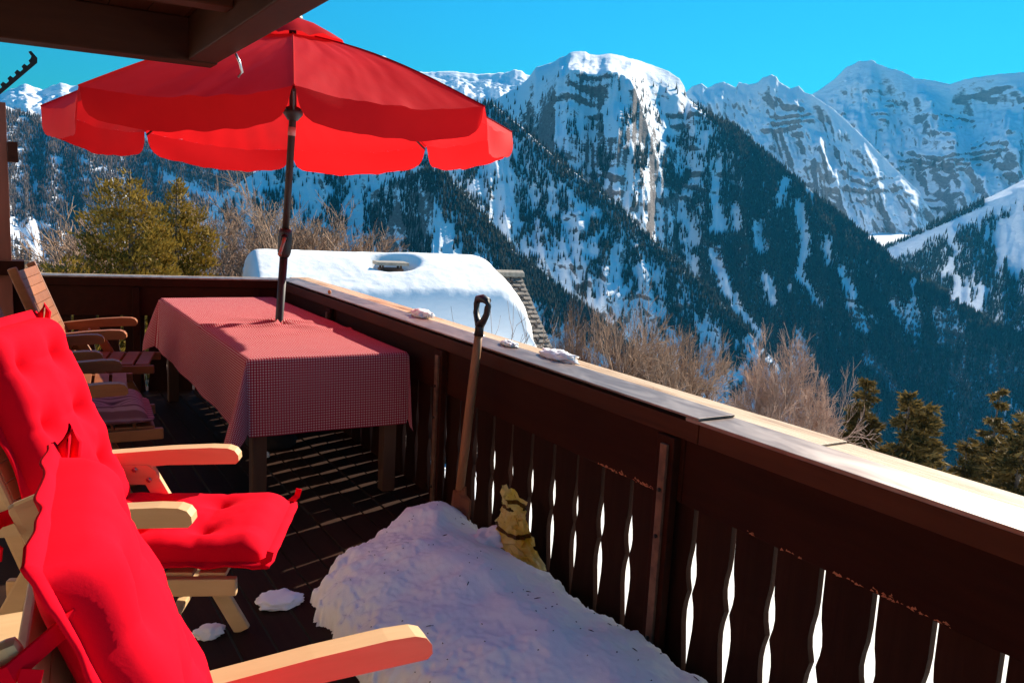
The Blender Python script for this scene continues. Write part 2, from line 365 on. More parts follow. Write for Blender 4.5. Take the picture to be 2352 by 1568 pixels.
# the great wall across the valley, with its flat snowy summit
def wall_profile(S, A):
    a0, a1, a2, a3 = [azel(x, 200)[0] for x in (1180, 1290, 1430, 1610)]
    m = smooth(a0, a1, A) * (1 - smooth(a2, a3, A))                 # where the summit plateau is
    m2 = smooth(azel(1570, 240)[0], azel(1590, 250)[0], A) * (1 - smooth(azel(1650, 280)[0], azel(1700, 300)[0], A))
    steep = np.interp(S, [0, 0.10, 0.16, 0.45, 1], [0, 0.10, 0.20, 0.50, 1]) * (1 - m2) + np.interp(S, [0, 0.09, 0.2, 0.45, 1], [0, 0.030, 0.19, 0.50, 1]) * m2
    flat = np.interp(S, [0, 0.05, 0.38, 0.41, 0.48, 0.51, 0.65, 1], [0, 0.008, 0.108, 0.18, 0.265, 0.33, 0.53, 1])
    return steep * (1 - m) + flat * m, smooth(0.0, 0.10, S) * (1 - m) + smooth(0.34, 0.48, S) * m + 0.30 * m * smooth(0.02, 0.15, S)
P_wall, _, _ = ridge_sheet('mountain_wall', [(900, 420), (1020, 330), (1100, 250), (1150, 222), (1190, 200), (1215, 178), (1232, 156), (1260, 146), (1275, 141), (1285, 134), (1300, 129), (1308, 121), (1330, 117), (1345, 119), (1355, 126), (1375, 127), (1400, 123), (1420, 127), (1460, 137), (1500, 150), (1535, 164), (1560, 180), (1572, 200), (1578, 224), (1600, 242), (1640, 268), (1690, 292), (1730, 330), (1800, 388), (1900, 470), (2000, 552), (2050, 600), (2150, 662), (2250, 728), (2330, 768), (2450, 800), (2650, 850)],
            lambda a: np.interp(a, [RAD(25), RAD(42), RAD(62)], [3050, 3050, 2750]), -720, 47, wall_profile, M_rock, na=620, nt=330, spur=75, lam=240, gully=9, strata=10, jag=3, seed=1.0, fadein=0.12)
P_spur, _, _ = ridge_sheet('forested_spur', [(120, 800), (250, 700), (420, 540), (520, 440), (560, 412), (640, 373), (700, 352), (800, 320), (900, 290), (1000, 256), (1090, 238), (1134, 240), (1200, 294), (1290, 375), (1418, 470), (1500, 553), (1600, 640), (1700, 742), (1800, 850), (1900, 960)],
            lambda a: np.interp(a, [RAD(10), RAD(32), RAD(50)], [2350, 2250, 2150]), -640, 48, [(0, 0), (0.2, 0.21), (1, 1)], M_rock, na=560, nt=280, spur=80, lam=220, gully=8, strata=7, jag=3, seed=31.0)
P_near, _, _ = ridge_sheet('near_spur', [(640, 560), (760, 490), (860, 438), (960, 392), (1017, 394), (1080, 460), (1134, 520), (1184, 580), (1270, 650), (1351, 712), (1450, 800), (1600, 940), (1750, 1080)],
            lambda a: np.interp(a, [azel(740, 500)[0], azel(1000, 400)[0]], [2420, 1850]), -600, 50, [(0, 0), (0.2, 0.21), (1, 1)], M_rock, na=420, nt=220, spur=26, lam=180, gully=6, strata=6, jag=3, seed=41.0)
# the sunny wooded slope on the left
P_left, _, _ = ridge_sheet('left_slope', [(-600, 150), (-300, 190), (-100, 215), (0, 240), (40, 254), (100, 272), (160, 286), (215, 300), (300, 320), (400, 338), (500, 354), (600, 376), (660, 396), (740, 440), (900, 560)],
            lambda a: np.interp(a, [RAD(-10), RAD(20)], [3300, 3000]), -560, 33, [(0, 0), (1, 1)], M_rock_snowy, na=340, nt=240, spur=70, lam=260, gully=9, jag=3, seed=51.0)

# bright snow basin at the foot of the far ridge
bA = np.linspace(azel(1900, 540)[0], azel(2200, 540)[0], 50); bD = np.linspace(3780, 4750, 30); BA, BD = np.meshgrid(bA, bD, indexing='ij')
BP = np.stack([np.sin(BA) * BD, np.cos(BA) * BD, -66 + (BD - 3780) * 0.085 + 6 * noise(BA * 60, BD / 200.0, 2.0)], -1); bq = np.arange(BA.size).reshape(BA.shape)
tag(fast_mesh('snow_basin', BP.reshape(-1, 3), np.stack([bq[:-1, :-1], bq[1:, :-1], bq[1:, 1:], bq[:-1, 1:]], -1).reshape(-1, 4), M_rock_snowy, shade=True), kind='structure')
# woods: everything too far and too dense to count
gullies = [[(1650, 400), (1640, 450), (1655, 520)], [(1740, 520), (1745, 575)], [(1600, 400), (1560, 480), (1600, 560)], [(1760, 640), (1775, 700)], [(1900, 560), (1905, 610)], [(1930, 620), (1960, 680)], [(2050, 700), (2090, 760)], [(1520, 640), (1540, 760)], [(2150, 720), (2170, 790)], [(1640, 585), (1668, 660), (1700, 715), (1745, 770), (1720, 830), (1690, 900)], [(1832, 470), (1850, 560), (1838, 640), (1880, 700)], [(1575, 560), (1590, 640), (1580, 760), (1585, 850)], [(1955, 705), (1985, 760)],
           [(1420, 560), (1380, 620), (1420, 680)], [(1480, 400), (1520, 500), (1490, 560)], [(1990, 820), (2060, 900)], [(1800, 420), (1790, 470)], [(1690, 480), (1690, 520)]]
def d_wall(px, py, st, s):
    right = smooth(1540, 1720, px + 0.25 * (py - 400)); up = smooth(225, 430, py)
    cl_ = fbm(px / 34, py / 70, 3.0, octv=3)
    base = (0.015 + 0.85 * up) * (cl_ > 0.22 - 0.20 * up) * (st > -0.15) + 0.010 + 1.0 * right * (st > -0.55) * (cl_ > -0.75)
    g = np.ones_like(px)
    for L in gullies: g *= smooth(6, 26, seg_dist(px, py, L) + 8 * st)
    low = 1 - 0.85 * smooth(720, 900, py) * smooth(1950, 2250, px)
    top = smooth(168, 205, py) + (px > 1600)
    return np.clip(base, 0, 1) * g * low * np.clip(top, 0, 1)
def d_wall_bare(px, py, st, s):
    return 0.75 * smooth(640, 860, py + 40 * st) * smooth(1720, 2050, px + 0.4 * (py - 700)) + 0.06 * (st > 0.2) * (py > 420)
def d_spur(px, py, st, s):
    ridge_line = [(1090, 250), (1134, 250), (1200, 300), (1290, 382), (1418, 478), (1500, 560), (1600, 650), (1700, 750)]
    band = 1 - smooth(14, 42, seg_dist(px, py, ridge_line) + 10 * st)
    gap = smooth(10, 34, seg_dist(px, py, [(1010, 400), (985, 470), (960, 560)])) * smooth(14, 40, seg_dist(px, py, [(905, 420), (900, 470)]))
    cl_ = fbm(px / 34, py / 60, 5.0, octv=3)
    return np.clip(band + 0.8 * (st > 0.05) * (cl_ > -0.1) * gap + 0.06, 0, 1)
def d_near(px, py, st, s):
    line = [(1010, 398), (1080, 466), (1134, 526), (1184, 586), (1270, 656), (1351, 718), (1450, 806), (1600, 946)]
    band = 1 - smooth(26, 70, seg_dist(px, py, line) + 14 * st)
    return np.clip(band + 0.7 * (st > 0.05), 0, 1)
def d_left(px, py, st, s):
    g = smooth(4, 22, seg_dist(px, py, [(385, 412), (440, 436), (520, 466)])) * smooth(10, 46, seg_dist(px, py, [(-60, 520), (60, 535), (90, 590)]) + 20 * st)
    n = fbm(px / 30, py / 22, 8.0, octv=4)
    return np.clip(0.97 * (n > -0.40) * g * smooth(238, 268, py - 0.10 * px + 20 * n), 0, 1)
def d_hill(px, py, st, s):
    edge = py - (560 - 0.44 * (px - 2045))
    return np.clip(0.9 * (st > -0.28) * smooth(26, 70, edge + 18 * st) + 0.6 * (edge < 9) * (px < 2260), 0, 1)
woods = [('wall_forest', plant_forest(P_wall, 190000, d_wall, seed=1), M_fir_far, 16, 28, 0.15, 'dense dark conifer forest on the shaded mountain wall across the valley'),
         ('spur_forest', plant_forest(P_spur, 80000, d_spur, seed=2), M_fir_far, 14, 25, 0.13, 'dark conifers along the middle spur below the flat summit'),
         ('near_spur_forest', plant_forest(P_near, 60000, d_near, seed=3), M_fir_far, 13, 22, 0.13, 'dark conifers on the nearest spur, behind the snow-covered roof'),
         ('left_forest', plant_forest(P_left, 100000, d_left, seed=4), foliage_far('left_conifers', (0.085, 0.060, 0.048), (0.19, 0.135, 0.10)), 14, 24, 0.13, 'grey brown forest on the sunny slope below the far snow range'),
         ('hill_forest', plant_forest(P_hill, 50000, d_hill, seed=5), M_fir_far, 16, 28, 0.13, 'blue dark forest on the hill at the right edge')]
for nm, Q, mt, h0, h1, wd, lab in woods:
    print(nm, len(Q))
    tag(forest_mesh(nm, Q, mt, h0, h1, wd, seed=len(nm)), lab, 'forest', kind='stuff')
tag(forest_mesh('bare_forest', plant_forest(P_wall, 90000, d_wall_bare, seed=6), M_bare_far, 10, 17, 0.26, seed=9, round_top=True), 'greyish bare broadleaf wood low on the mountain wall at right', 'forest', kind='stuff')

# ------------------------------------------------------------------ the snowy hillside under the balcony, down to the valley
def ground_mat():
    m, nd, lk, b = new_mat('ground_snow_dark_far')
    tc = nd.new('ShaderNodeTexCoord'); ln = nd.new('ShaderNodeVectorMath'); ln.operation = 'LENGTH'; lk.new(tc.outputs['Object'], ln.inputs[0])
    n = nd.new('ShaderNodeTexNoise'); n.inputs['Scale'].default_value = 0.8; n.inputs['Detail'].default_value = 8; lk.new(tc.outputs['Object'], n.inputs[0])
    r = nd.new('ShaderNodeMapRange'); r.inputs['From Min'].default_value = 70; r.inputs['From Max'].default_value = 130; lk.new(ln.outputs['Value'], r.inputs[0])
    mx = nd.new('ShaderNodeMix'); mx.data_type = 'RGBA'; lk.new(r.outputs[0], mx.inputs[0]); mx.inputs[6].default_value = (0.86, 0.88, 0.92, 1); mx.inputs[7].default_value = (0.06, 0.055, 0.045, 1)  # ground past the near slope darkened to cut the light it bounces
    lk.new(mx.outputs[2], b.inputs['Base Color']); b.inputs['Roughness'].default_value = 0.8; bump(nd, lk, b, n.outputs[0], 0.35, 0.25); return m
M_snow_ground = ground_mat()
def ground_z(x, y):
    u = np.maximum(0, 0.85 * x + 0.35 * y - 3.0)
    z = np.where(u < 50, -3.0 - 0.04 * u - 0.0096 * u * u, -29.0 - 1.0 * (u - 50))
    z = z + 0.5 * fbm(x / 14.0, y / 14.0, 0.5, octv=3) * smooth(2, 15, u)
    return np.maximum(z, -590 + 14 * noise(x / 300.0, y / 300.0))
rr = np.concatenate([np.linspace(0, 60, 50), np.geomspace(64, 8000, 60)]); aa = np.linspace(0, 2 * np.pi, 181)
RR, AA = np.meshgrid(rr, aa, indexing='ij'); GX, GY = RR * np.sin(AA), RR * np.cos(AA)
G = np.stack([GX, GY, ground_z(GX, GY)], -1); gi = np.arange(RR.size).reshape(RR.shape)
tag(fast_mesh('snow_ground', G.reshape(-1, 3), np.stack([gi[:-1, :-1], gi[:-1, 1:], gi[1:, 1:], gi[1:, :-1]], -1).reshape(-1, 4), M_snow_ground, shade=True), kind='structure')

# ------------------------------------------------------------------ neighbouring chalet with its snow-laden roof
M_tile = plain('roof_tile', (0.20, 0.165, 0.135), 0.8, nscale=9, var=0.3, strength=0.3)
M_dark_metal = plain('dark_metal', (0.035, 0.03, 0.03), 0.5, 0.4, 20, 0.3)
M_chalet_wood = wood('chalet_wood', (0.045, 0.022, 0.012), (0.11, 0.055, 0.03), (3, 3, 0.4))
M_roof_snow = snow_mat('roof_snow', 9, 0.30, 0.03, (0.93, 0.92, 0.90))
M_concrete = plain('concrete', (0.33, 0.28, 0.22), 0.85, nscale=12, var=0.25, strength=0.3)
hd = sight(1195, 630); hd = hd / math.hypot(hd[0], hd[1]) * 25.0
HR = EYE + hd                                                   # right end of the ridge
EX = np.array([-0.982, 0.190, 0.0]); EN = np.array([-0.190, -0.982, 0.0]); PITCH = math.tan(RAD(32))
def roof_pt(a, c, up=0.0):
    return HR + EX * a + EN * c + np.array([0, 0, -abs(c) * PITCH + up])
house = tag(empty('chalet', (HR + EX * 3.5 + np.array([0, 0, -6.0])).tolist()), 'neighbouring chalet with a brown tiled roof buried under deep snow', 'house')
hb = np.array(house.location)
def house_mesh(name, verts, faces, mat, parent=None, shade=False):
    o = mesh_obj(name, [np.asarray(v) - hb for v in verts], faces, mat, house if parent is None else parent, shade); return o
def quad_box(lo_a, hi_a, lo_c, hi_c, up0, up1):
    vs = [roof_pt(a, c, u) for u in (up0, up1) for a, c in ((lo_a, lo_c), (hi_a, lo_c), (hi_a, hi_c), (lo_a, hi_c))]
    return vs, [(0, 1, 2, 3), (7, 6, 5, 4), (0, 4, 5, 1), (1, 5, 6, 2), (2, 6, 7, 3), (3, 7, 4, 0)]
wall_v = []
for a in (0.5, 6.9):
    for c in (-2.5, 2.5):
        wall_v.append(HR + EX * a + EN * c + np.array([0, 0, -6.2])); wall_v.append(HR + EX * a + EN * c + np.array([0, 0, -2.5 * PITCH - 0.12]))
for a in (0.5, 6.9): wall_v.append(HR + EX * a + np.array([0, 0, -0.15]))
house_mesh('wall', wall_v, [(0, 1, 5, 4), (2, 6, 7, 3), (0, 2, 3, 8, 1), (4, 5, 9, 7, 6)], M_chalet_wood)
roof = house_mesh('roof', *[sum(z, []) if i == 0 else z for i, z in enumerate([[quad_box(0, 7.4, 0, 2.8, -0.14, -0.03)[0], quad_box(0, 7.4, -2.8, 0, -0.14, -0.03)[0]], quad_box(0, 1, 0, 1, 0, 1)[1] + [tuple(i + 8 for i in f) for f in quad_box(0, 1, 0, 1, 0, 1)[1]]])], M_chalet_wood)
tile_me = None
for r_ in range(16):
    for q in range(6):
        a0 = 0.005 + q * 0.25 + (0.0 if r_ % 2 else -0.12); a0 = max(a0, 0.005); a1 = min(0.005 + (q + 1) * 0.25 + (0.0 if r_ % 2 else -0.12), 1.5)
        if a1 - a0 < 0.05: continue
        c0 = r_ * 0.172; c1 = c0 + 0.20; cut = min(0.05, (a1 - a0) * 0.3)
        poly = [(a0 + 0.006, c0), (a1 - 0.006, c0), (a1 - 0.006, c1 - cut), (a1 - 0.006 - cut, c1), (a0 + 0.006, c1)]
        n = len(poly); lift = 0.004 * ((r_ * 7 + q * 3) % 4)
        V = [roof_pt(a, c, (-0.02 if c < c1 - 0.1 else 0.02) + lift) for a, c in poly] + [roof_pt(a, c, (0.0 if c < c1 - 0.1 else 0.045) + lift) for a, c in poly]
        house_mesh('roof_tile', V, [tuple(range(n)), tuple(range(2 * n - 1, n - 1, -1))] + [(i, (i + 1) % n, (i + 1) % n + n, i + n) for i in range(n)], M_tile, roof).matrix_parent_inverse = Matrix()
for a, c in [(0.35, 0.30), (0.22, 0.62), (0.42, 1.0), (0.30, 1.45), (0.45, 1.9), (0.20, 2.0), (0.50, 2.35), (0.33, 2.5), (0.18, 2.75), (0.55, 2.8), (0.25, 0.95)]:
    V, F = quad_box(a, a + 0.06, c, c + 0.09, 0.03, 0.10); house_mesh('snow_guard', V, F, M_dark_metal, roof)
V, F = quad_box(-0.02, 7.42, 2.81, 2.95, -0.24, -0.06); house_mesh('gutter', V, F, M_dark_metal, roof)
cap_v = [HR + EX * a + EN * c + np.array([0, 0, z]) for a in (-0.06, 7.42) for c, z in ((-0.22, -0.06), (-0.19, 0.06), (0, 0.12), (0.19, 0.06), (0.22, -0.06))]
house_mesh('ridge_cap', cap_v, [(0, 1, 2, 3, 4), (9, 8, 7, 6, 5)] + [(i, i + 5, i + 6, i + 1) for i in range(4)] + [(0, 4, 9, 5)], M_concrete, roof)
CH_A, CH_C = 4.05, 1.0
V, F = quad_box(CH_A - 0.28, CH_A + 0.28, CH_C - 0.25, CH_C + 0.25, 0, 0)
ctr = HR + EX * CH_A + EN * CH_C
def upright(a0, a1, c0, c1, z0, z1):
    return [HR + EX * a + EN * c + np.array([0, 0, z]) for z in (z0, z1) for a, c in ((a0, c0), (a1, c0), (a1, c1), (a0, c1))]
chim = house_mesh('chimney', upright(CH_A - 0.30, CH_A + 0.30, CH_C - 0.24, CH_C + 0.24, -1.4, 0.16), F, plain('chimney_brick', (0.10, 0.06, 0.045), 0.9, nscale=14))
house_mesh('chimney_slab', upright(CH_A - 0.42, CH_A + 0.42, CH_C - 0.36, CH_C + 0.36, 0.25, 0.33), F, M_concrete, chim)
for a, c in ((-0.26, -0.2), (0.22, -0.2), (-0.26, 0.16), (0.22, 0.16)):
    house_mesh('slab_foot', upright(CH_A + a, CH_A + a + 0.05, CH_C + c, CH_C + c + 0.05, 0.15, 0.255), F, M_chalet_wood, chim)
# the snow on it: a thick rounded cap, hollowed round the chimney
na_, nc_ = 130, 110
ga = np.linspace(0, 1, na_); gc = np.linspace(0, 1, nc_)
A_, C_ = np.meshgrid(ga, gc, indexing='ij')
a_left, c_front, c_back = 7.75, 3.02, -2.2
a_right = 0.80 + 0.16 * noise(C_ * 5, 1.3) + 0.25 * smooth(0.75, 1.0, C_) * noise(C_ * 18, 4.0) - 0.30 * smooth(0.55, 0.95, C_)
aw = a_right + (a_left - a_right) * A_; cw = c_back + (c_front + 0.10 * noise(A_ * 9, 2.2) - c_back) * C_
def edge(d, w): return np.sqrt(np.clip(1 - (1 - np.clip(d / w, 0, 1)) ** 2, 0, 1))
er = edge(aw - a_right, 0.85); elf = edge(a_left - aw, 0.35); ef = edge(c_front - cw, 0.62); eb = edge(cw - c_back, 0.8)
T = (0.60 + 0.19 * np.clip(cw, 0, 2.4)) * (er * 0.95 + 0.05) * elf * (ef * 0.96 + 0.04) * eb * (1 + 0.05 * noise(aw / 2.2, cw / 1.8, 3.0) + 0.014 * fbm(aw / 0.35, cw / 0.28, 1.0, octv=3))
T *= 1.06 - 0.16 * smooth(2.5, 6.5, aw) * smooth(0.5, -0.5, cw)
well = np.exp(-(((aw - CH_A) / 0.62) ** 2 + ((cw - (CH_C - 0.15)) / 0.50) ** 2) ** 1.8)
T = T * (1 - 0.93 * well)
ridge_soft = np.sqrt(cw * cw + 0.25) - 0.28
base = HR + EX * aw[..., None] + EN * cw[..., None]
top = base.copy(); top[..., 2] = HR[2] - ridge_soft * PITCH + T + 0.02
low = base.copy(); low[..., 2] = HR[2] - np.abs(cw) * PITCH + 0.012
bul = elf * 0 + (1 - smooth(0.0, 0.05, 1 - A_)) * 0.0
idx = np.arange(na_ * nc_).reshape(na_, nc_); Vs = np.concatenate([top.reshape(-1, 3), low.reshape(-1, 3)])
Ft = np.stack([idx[:-1, :-1], idx[1:, :-1], idx[1:, 1:], idx[:-1, 1:]], -1).reshape(-1, 4); Fb = Ft[:, ::-1] + na_ * nc_
ring = np.concatenate([idx[:, 0], idx[-1, 1:], idx[-2::-1, -1], idx[0, -2:0:-1]]); rn = np.roll(ring, -1)
Fs = np.stack([ring, ring + na_ * nc_, rn + na_ * nc_, rn], -1)
so = fast_mesh('roof_snow', Vs - hb, np.concatenate([Ft, Fb, Fs]), M_roof_snow, shade=True); so.location = hb
tag(so, 'thick rounded blanket of snow lying on the chalet roof', 'snow')

# ------------------------------------------------------------------ trees
def needle_mat(name, c1, c2, sc=1.2):
    m, nd, lk, b = new_mat(name)
    tc = nd.new('ShaderNodeTexCoord'); n = nd.new('ShaderNodeTexNoise'); n.inputs['Scale'].default_value = sc; n.inputs['Detail'].default_value = 6; n.inputs['Roughness'].default_value = 0.8
    lk.new(tc.outputs['Object'], n.inputs[0]); r = ramp(nd, [(0.3, c1), (0.7, c2)]); lk.new(n.outputs[0], r.inputs[0]); lk.new(r.outputs[0], b.inputs['Base Color'])
    b.inputs['Roughness'].default_value = 0.7; b.inputs['Specular IOR Level'].default_value = 0.15
    t = nd.new('ShaderNodeBsdfTranslucent'); lk.new(r.outputs[0], t.inputs[0]); mx = nd.new('ShaderNodeMixShader'); mx.inputs[0].default_value = 0.25
    lk.new(b.outputs[0], mx.inputs[1]); lk.new(t.outputs[0], mx.inputs[2]); lk.new(mx.outputs[0], nd['Material Output'].inputs[0])
    return m
M_bark = plain('bark', (0.12, 0.085, 0.06), 0.9, nscale=8, var=0.4, strength=0.5, dist=0.02)
M_bark_pale = plain('pale_bark', (0.5, 0.4, 0.3), 0.85, nscale=6, var=0.35, strength=0.4, dist=0.01)
M_twig = plain('twig_bark', (0.33, 0.205, 0.13), 0.9, nscale=3, var=0.35)
M_twig_rose = plain('rosy_twig_bark', (0.44, 0.28, 0.20), 0.9, nscale=3, var=0.35)
M_twig_dark = plain('dark_twig_bark', (0.22, 0.135, 0.09), 0.9, nscale=3, var=0.35)
M_pine = needle_mat('pine_needles', (0.11, 0.070, 0.010), (0.36, 0.215, 0.030))
M_spruce = needle_mat('spruce_needles', (0.085, 0.06, 0.016), (0.25, 0.155, 0.045))
def conifer(name, label, px, py, dist, height, radius, mat, group=None, seed=1, tuft=0.10, n=9000, bushy=0.0, tops=((0, 0, 1.0),), droop=0.25, expo=None):
    """tip seen at (px, py), 'dist' metres away"""
    r = np.random.default_rng(seed); d = sight(px, py); d = d / math.hypot(d[0], d[1]) * dist
    tip = EYE + d; base = tip - np.array([0, 0, height])
    root = tag(empty(name, base.tolist()), label, 'tree', group)
    pts = [(0.05 * math.sin(i * 1.3) * radius * 0.2, 0.05 * math.cos(i * 0.9) * radius * 0.2, height * i / 6) for i in range(7)]
    tube('trunk', pts, [height * 0.018 * (1 - i / 6.3) + 0.01 for i in range(7)], M_bark, root, 7)
    Vl = []; per = max(1, n // len(tops))
    for ox, oy, hs in tops:
        hh = height * hs; nb = int(110 * hs * (1 + bushy))
        bz = hh * (0.06 + 0.93 * r.uniform(size=nb) ** 0.9)
        rel = 1 - bz / hh
        prof = np.clip(rel, 0, 1) ** (expo or (0.80 - 0.28 * bushy)) * (1 + 0.35 * bushy * np.sin(bz * 2.1 + r.uniform(0, 6)))
        blen = radius * (0.85 if len(tops) > 1 else 1.0) * (0.06 + prof) * r.uniform(0.65, 1.2, nb)
        ba = r.uniform(0, 2 * np.pi, nb)
        bi = r.choice(nb, per, p=(blen + 0.12) / (blen + 0.12).sum())
        t = np.sqrt(r.uniform(0.02, 1, per))
        L = blen[bi] * t
        P = np.stack([ox + np.cos(ba[bi]) * L, oy + np.sin(ba[bi]) * L, bz[bi] - droop * L + 0.30 * bushy * L + 0.10 * L * t * t], -1)
        spread = (0.07 if bushy else 0.03) + 0.15 * blen[bi] * (1 - t * 0.5)
        P += r.normal(size=(per, 3)) * np.stack([spread, spread, spread * 0.55], -1)
        out = np.stack([np.cos(ba[bi]), np.sin(ba[bi]), 0.15 + 0.9 * bushy * np.ones(per)], -1) + r.normal(0, 0.45, (per, 3))
        out /= np.linalg.norm(out, axis=1)[:, None]
        side = np.cross(out, r.normal(size=(per, 3))); side /= np.linalg.norm(side, axis=1)[:, None]
        sz = tuft * r.uniform(0.6, 1.5, per)[:, None]
        Vl.append(np.stack([P - side * sz * 0.38, P + side * sz * 0.38, P + out * sz * 1.7], 1))
    V = np.concatenate(Vl).reshape(-1, 3)
    fast_mesh('crown', V, np.arange(len(V)).reshape(-1, 3), mat, root)
    return root
def bare_tree(name, label, px, py, dist, height, spread, trunk_mat, twig_mat, group=None, seed=1, stems=3, depth=6, twig=0.010, up=0.55, limb=0.45, cat='tree', kids=(3, 4), girth=0.013, rad=None):
    """crown top seen at (px, py); limbs fork again and again into fine twigs"""
    r = random.Random(seed); d = sight(px, py); d = d / math.hypot(d[0], d[1]) * dist
    base = EYE + d - np.array([0, 0, height])
    root = tag(empty(name, base.tolist()), label, cat, group)
    thick, fine = [], []
    def grow(p, v, L, rad, lev):
        q = p + v * L + Vector((r.uniform(-1, 1), r.uniform(-1, 1), r.uniform(-1, 1))) * L * 0.10
        mid = (p + q) / 2 + Vector((r.uniform(-1, 1), r.uniform(-1, 1), r.uniform(-1, 1))) * L * 0.06
        tip = rad * 0.66
        (thick if lev < 3 else fine).append((p, mid, rad, (rad + tip) / 2)); (thick if lev < 3 else fine).append((mid, q, (rad + tip) / 2, tip))
        if lev >= depth: return
        for k in range(r.choice(kids)):
            a = r.uniform(0, 6.283); w = r.uniform(0.35, 0.85)
            s = v.cross(Vector((0.3, 0.9, 0.1))).normalized(); u = v.cross(s)
            nv = (v + (s * math.cos(a) + u * math.sin(a)) * w + Vector((0, 0, 1)) * (up - 0.5) * 0.5)
            nv.normalize(); st = r.uniform(0.45, 1.0)
            grow(p.lerp(q, st) if k else q, nv, L * r.uniform(0.60, 0.85), max(rad * 0.60, twig * 0.5), lev + 1)
    for s in range(stems):
        a = s * 2.4 + r.uniform(0, 1); o = Vector((math.cos(a), math.sin(a), 0)) * 0.02
        v = Vector((math.cos(a) * spread * 0.35, math.sin(a) * spread * 0.35, 1)).normalized()
        grow(o, v, height * limb * 0.62 * r.uniform(0.8, 1.1), height * girth, 1)
    def segs(lst, n, nm, mt):
        a = np.array([[*p, *q] for p, q, _, _ in lst]); rad = np.array([[x, y] for _, _, x, y in lst])
        z = a[:, 5].copy()
        p, q = a[:, :3], a[:, 3:]; dv = q - p; dv /= np.linalg.norm(dv, axis=1)[:, None] + 1e-9
        s = np.cross(dv, [0.31, 0.2, 0.93]); s /= np.linalg.norm(s, axis=1)[:, None] + 1e-9; u = np.cross(dv, s)
        V = []
        for e, (pp, rr_) in enumerate(((p, rad[:, :1]), (q, rad[:, 1:]))):
            for k in range(n):
                ang = 2 * math.pi * k / n; V.append(pp + (s * math.cos(ang) + u * math.sin(ang)) * rr_)
        V = np.stack(V, 1); f = np.array([(k, (k + 1) % n, n + (k + 1) % n, n + k) for k in range(n)])
        return nm, V, f, mt
    allz = np.array([s_[1].z for s_ in thick + fine]); k = height / np.percentile(allz, 99.7); rmax = np.percentile([math.hypot(s_[1].x, s_[1].y) for s_ in thick + fine], 97)
    for nm, V, f, mt in (segs(thick, 5, 'trunk', trunk_mat), segs(fine, 3, 'crown', twig_mat)):
        kh = k if rad is None else min(k, rad / rmax)
        V = V * np.array([kh, kh, k]); F = (f[None] + (np.arange(len(V)) * V.shape[1])[:, None, None]).reshape(-1, 4)
        fast_mesh(nm, V.reshape(-1, 3), F, mt, root)
    return root

GP = 'golden pines beyond the far railing'
conifer('pine_tree', 'large bushy golden green pine, the wider of the two behind the far railing', 297, 388, 21, 9.0, 1.25, M_pine, GP, 3, 0.062, 44000, 1.0, ((0, 0, 1.0), (-0.40, 0.2, 0.975), (0.42, -0.1, 0.93), (-0.72, 0.3, 0.86), (0.72, 0.2, 0.87)))
conifer('pine_tree', 'slimmer golden pine standing just right of the larger one', 405, 410, 22.5, 9.0, 1.0, M_pine, GP, 8, 0.062, 34000, 1.0, ((0, 0, 1.0), (0.45, 0.2, 0.93), (0.75, 0.1, 0.87), (-0.3, 0.3, 0.9)))
conifer('pine_tree', 'low golden pine bush left of the larger pine', 150, 588, 20, 6.0, 1.2, M_pine, GP, 12, 0.062, 12000, 1.0, ((0, 0, 1.0), (0.45, 0.1, 0.93)))
GC = 'spruces below the right railing'
conifer('spruce_tree', 'narrow spruce just right of the pale bare tree', 1993, 868, 40, 10.0, 2.0, M_spruce, GC, 21, 0.14, 22000, 0.0, droop=0.4, expo=0.82)
conifer('spruce_tree', 'dense broad spruce with a double tip above the railing', 2092, 898, 38, 9.0, 2.3, M_spruce, GC, 22, 0.15, 28000, 0.0, ((0, 0, 1.0), (0.62, -0.35, 0.975)), 0.35, 0.72)
conifer('spruce_tree', 'tall slender spruce near the right edge with a pointed tip', 2298, 890, 44, 12.0, 1.9, M_spruce, GC, 23, 0.14, 22000, 0.0, droop=0.4, expo=0.80)
conifer('spruce_tree', 'spruce cut off by the right edge of the picture', 2362, 925, 40, 10.0, 2.1, M_spruce, GC, 24, 0.16, 14000, 0.0, droop=0.4, expo=0.72)
conifer('spruce_tree', 'small brownish spruce low between the slender spruce and the broad one', 2225, 1000, 42, 7.0, 1.6, M_spruce, GC, 25, 0.15, 9000, 0.0, droop=0.4, expo=0.72)
conifer('spruce_tree', 'tiny golden spruce tip poking over the rail below the bare bushes', 1606, 878, 30, 9.0, 0.9, M_pine, GC, 26, 0.10, 5000, 0.3)
bare_tree('bare_tree', 'large pale bare tree with whitish stems left of the spruces', 1835, 775, 35, 8.5, 1.7, M_bark_pale, M_twig_rose, None, 4, 5, 7, 0.017, 0.62, 0.40, rad=3.1)
bare_tree('bare_tree', 'smaller bare tree at the left foot of the pale tree', 1735, 905, 36, 6.0, 1.0, M_bark_pale, M_twig_dark, None, 14, 4, 6, 0.017, 0.6, 0.42, rad=1.5)
bare_tree('bare_tree', 'twiggy bare tree beyond the rail right of the tiled roof', 1440, 712, 27, 7.5, 2.0, M_twig, M_twig, None, 5, 6, 7, 0.015, 0.6, 0.38, rad=2.9)
bare_tree('bare_tree', 'low tangle of bare twigs below the twiggy tree, over the rail', 1535, 825, 26, 6.0, 1.6, M_twig, M_twig, None, 6, 6, 7, 0.015, 0.55, 0.38, rad=2.1)
bare_tree('bare_tree', 'thin bare sapling beside the right verge of the tiled roof', 1322, 672, 30, 7.0, 0.7, M_twig_dark, M_twig_dark, None, 7, 3, 6, 0.015, 0.7, 0.42, rad=0.7)
bare_tree('bare_tree', 'bare tree behind the umbrella pole and the snowy roof', 622, 440, 33, 8.5, 1.6, M_twig, M_twig, None, 8, 5, 7, 0.017, 0.62, 0.40)
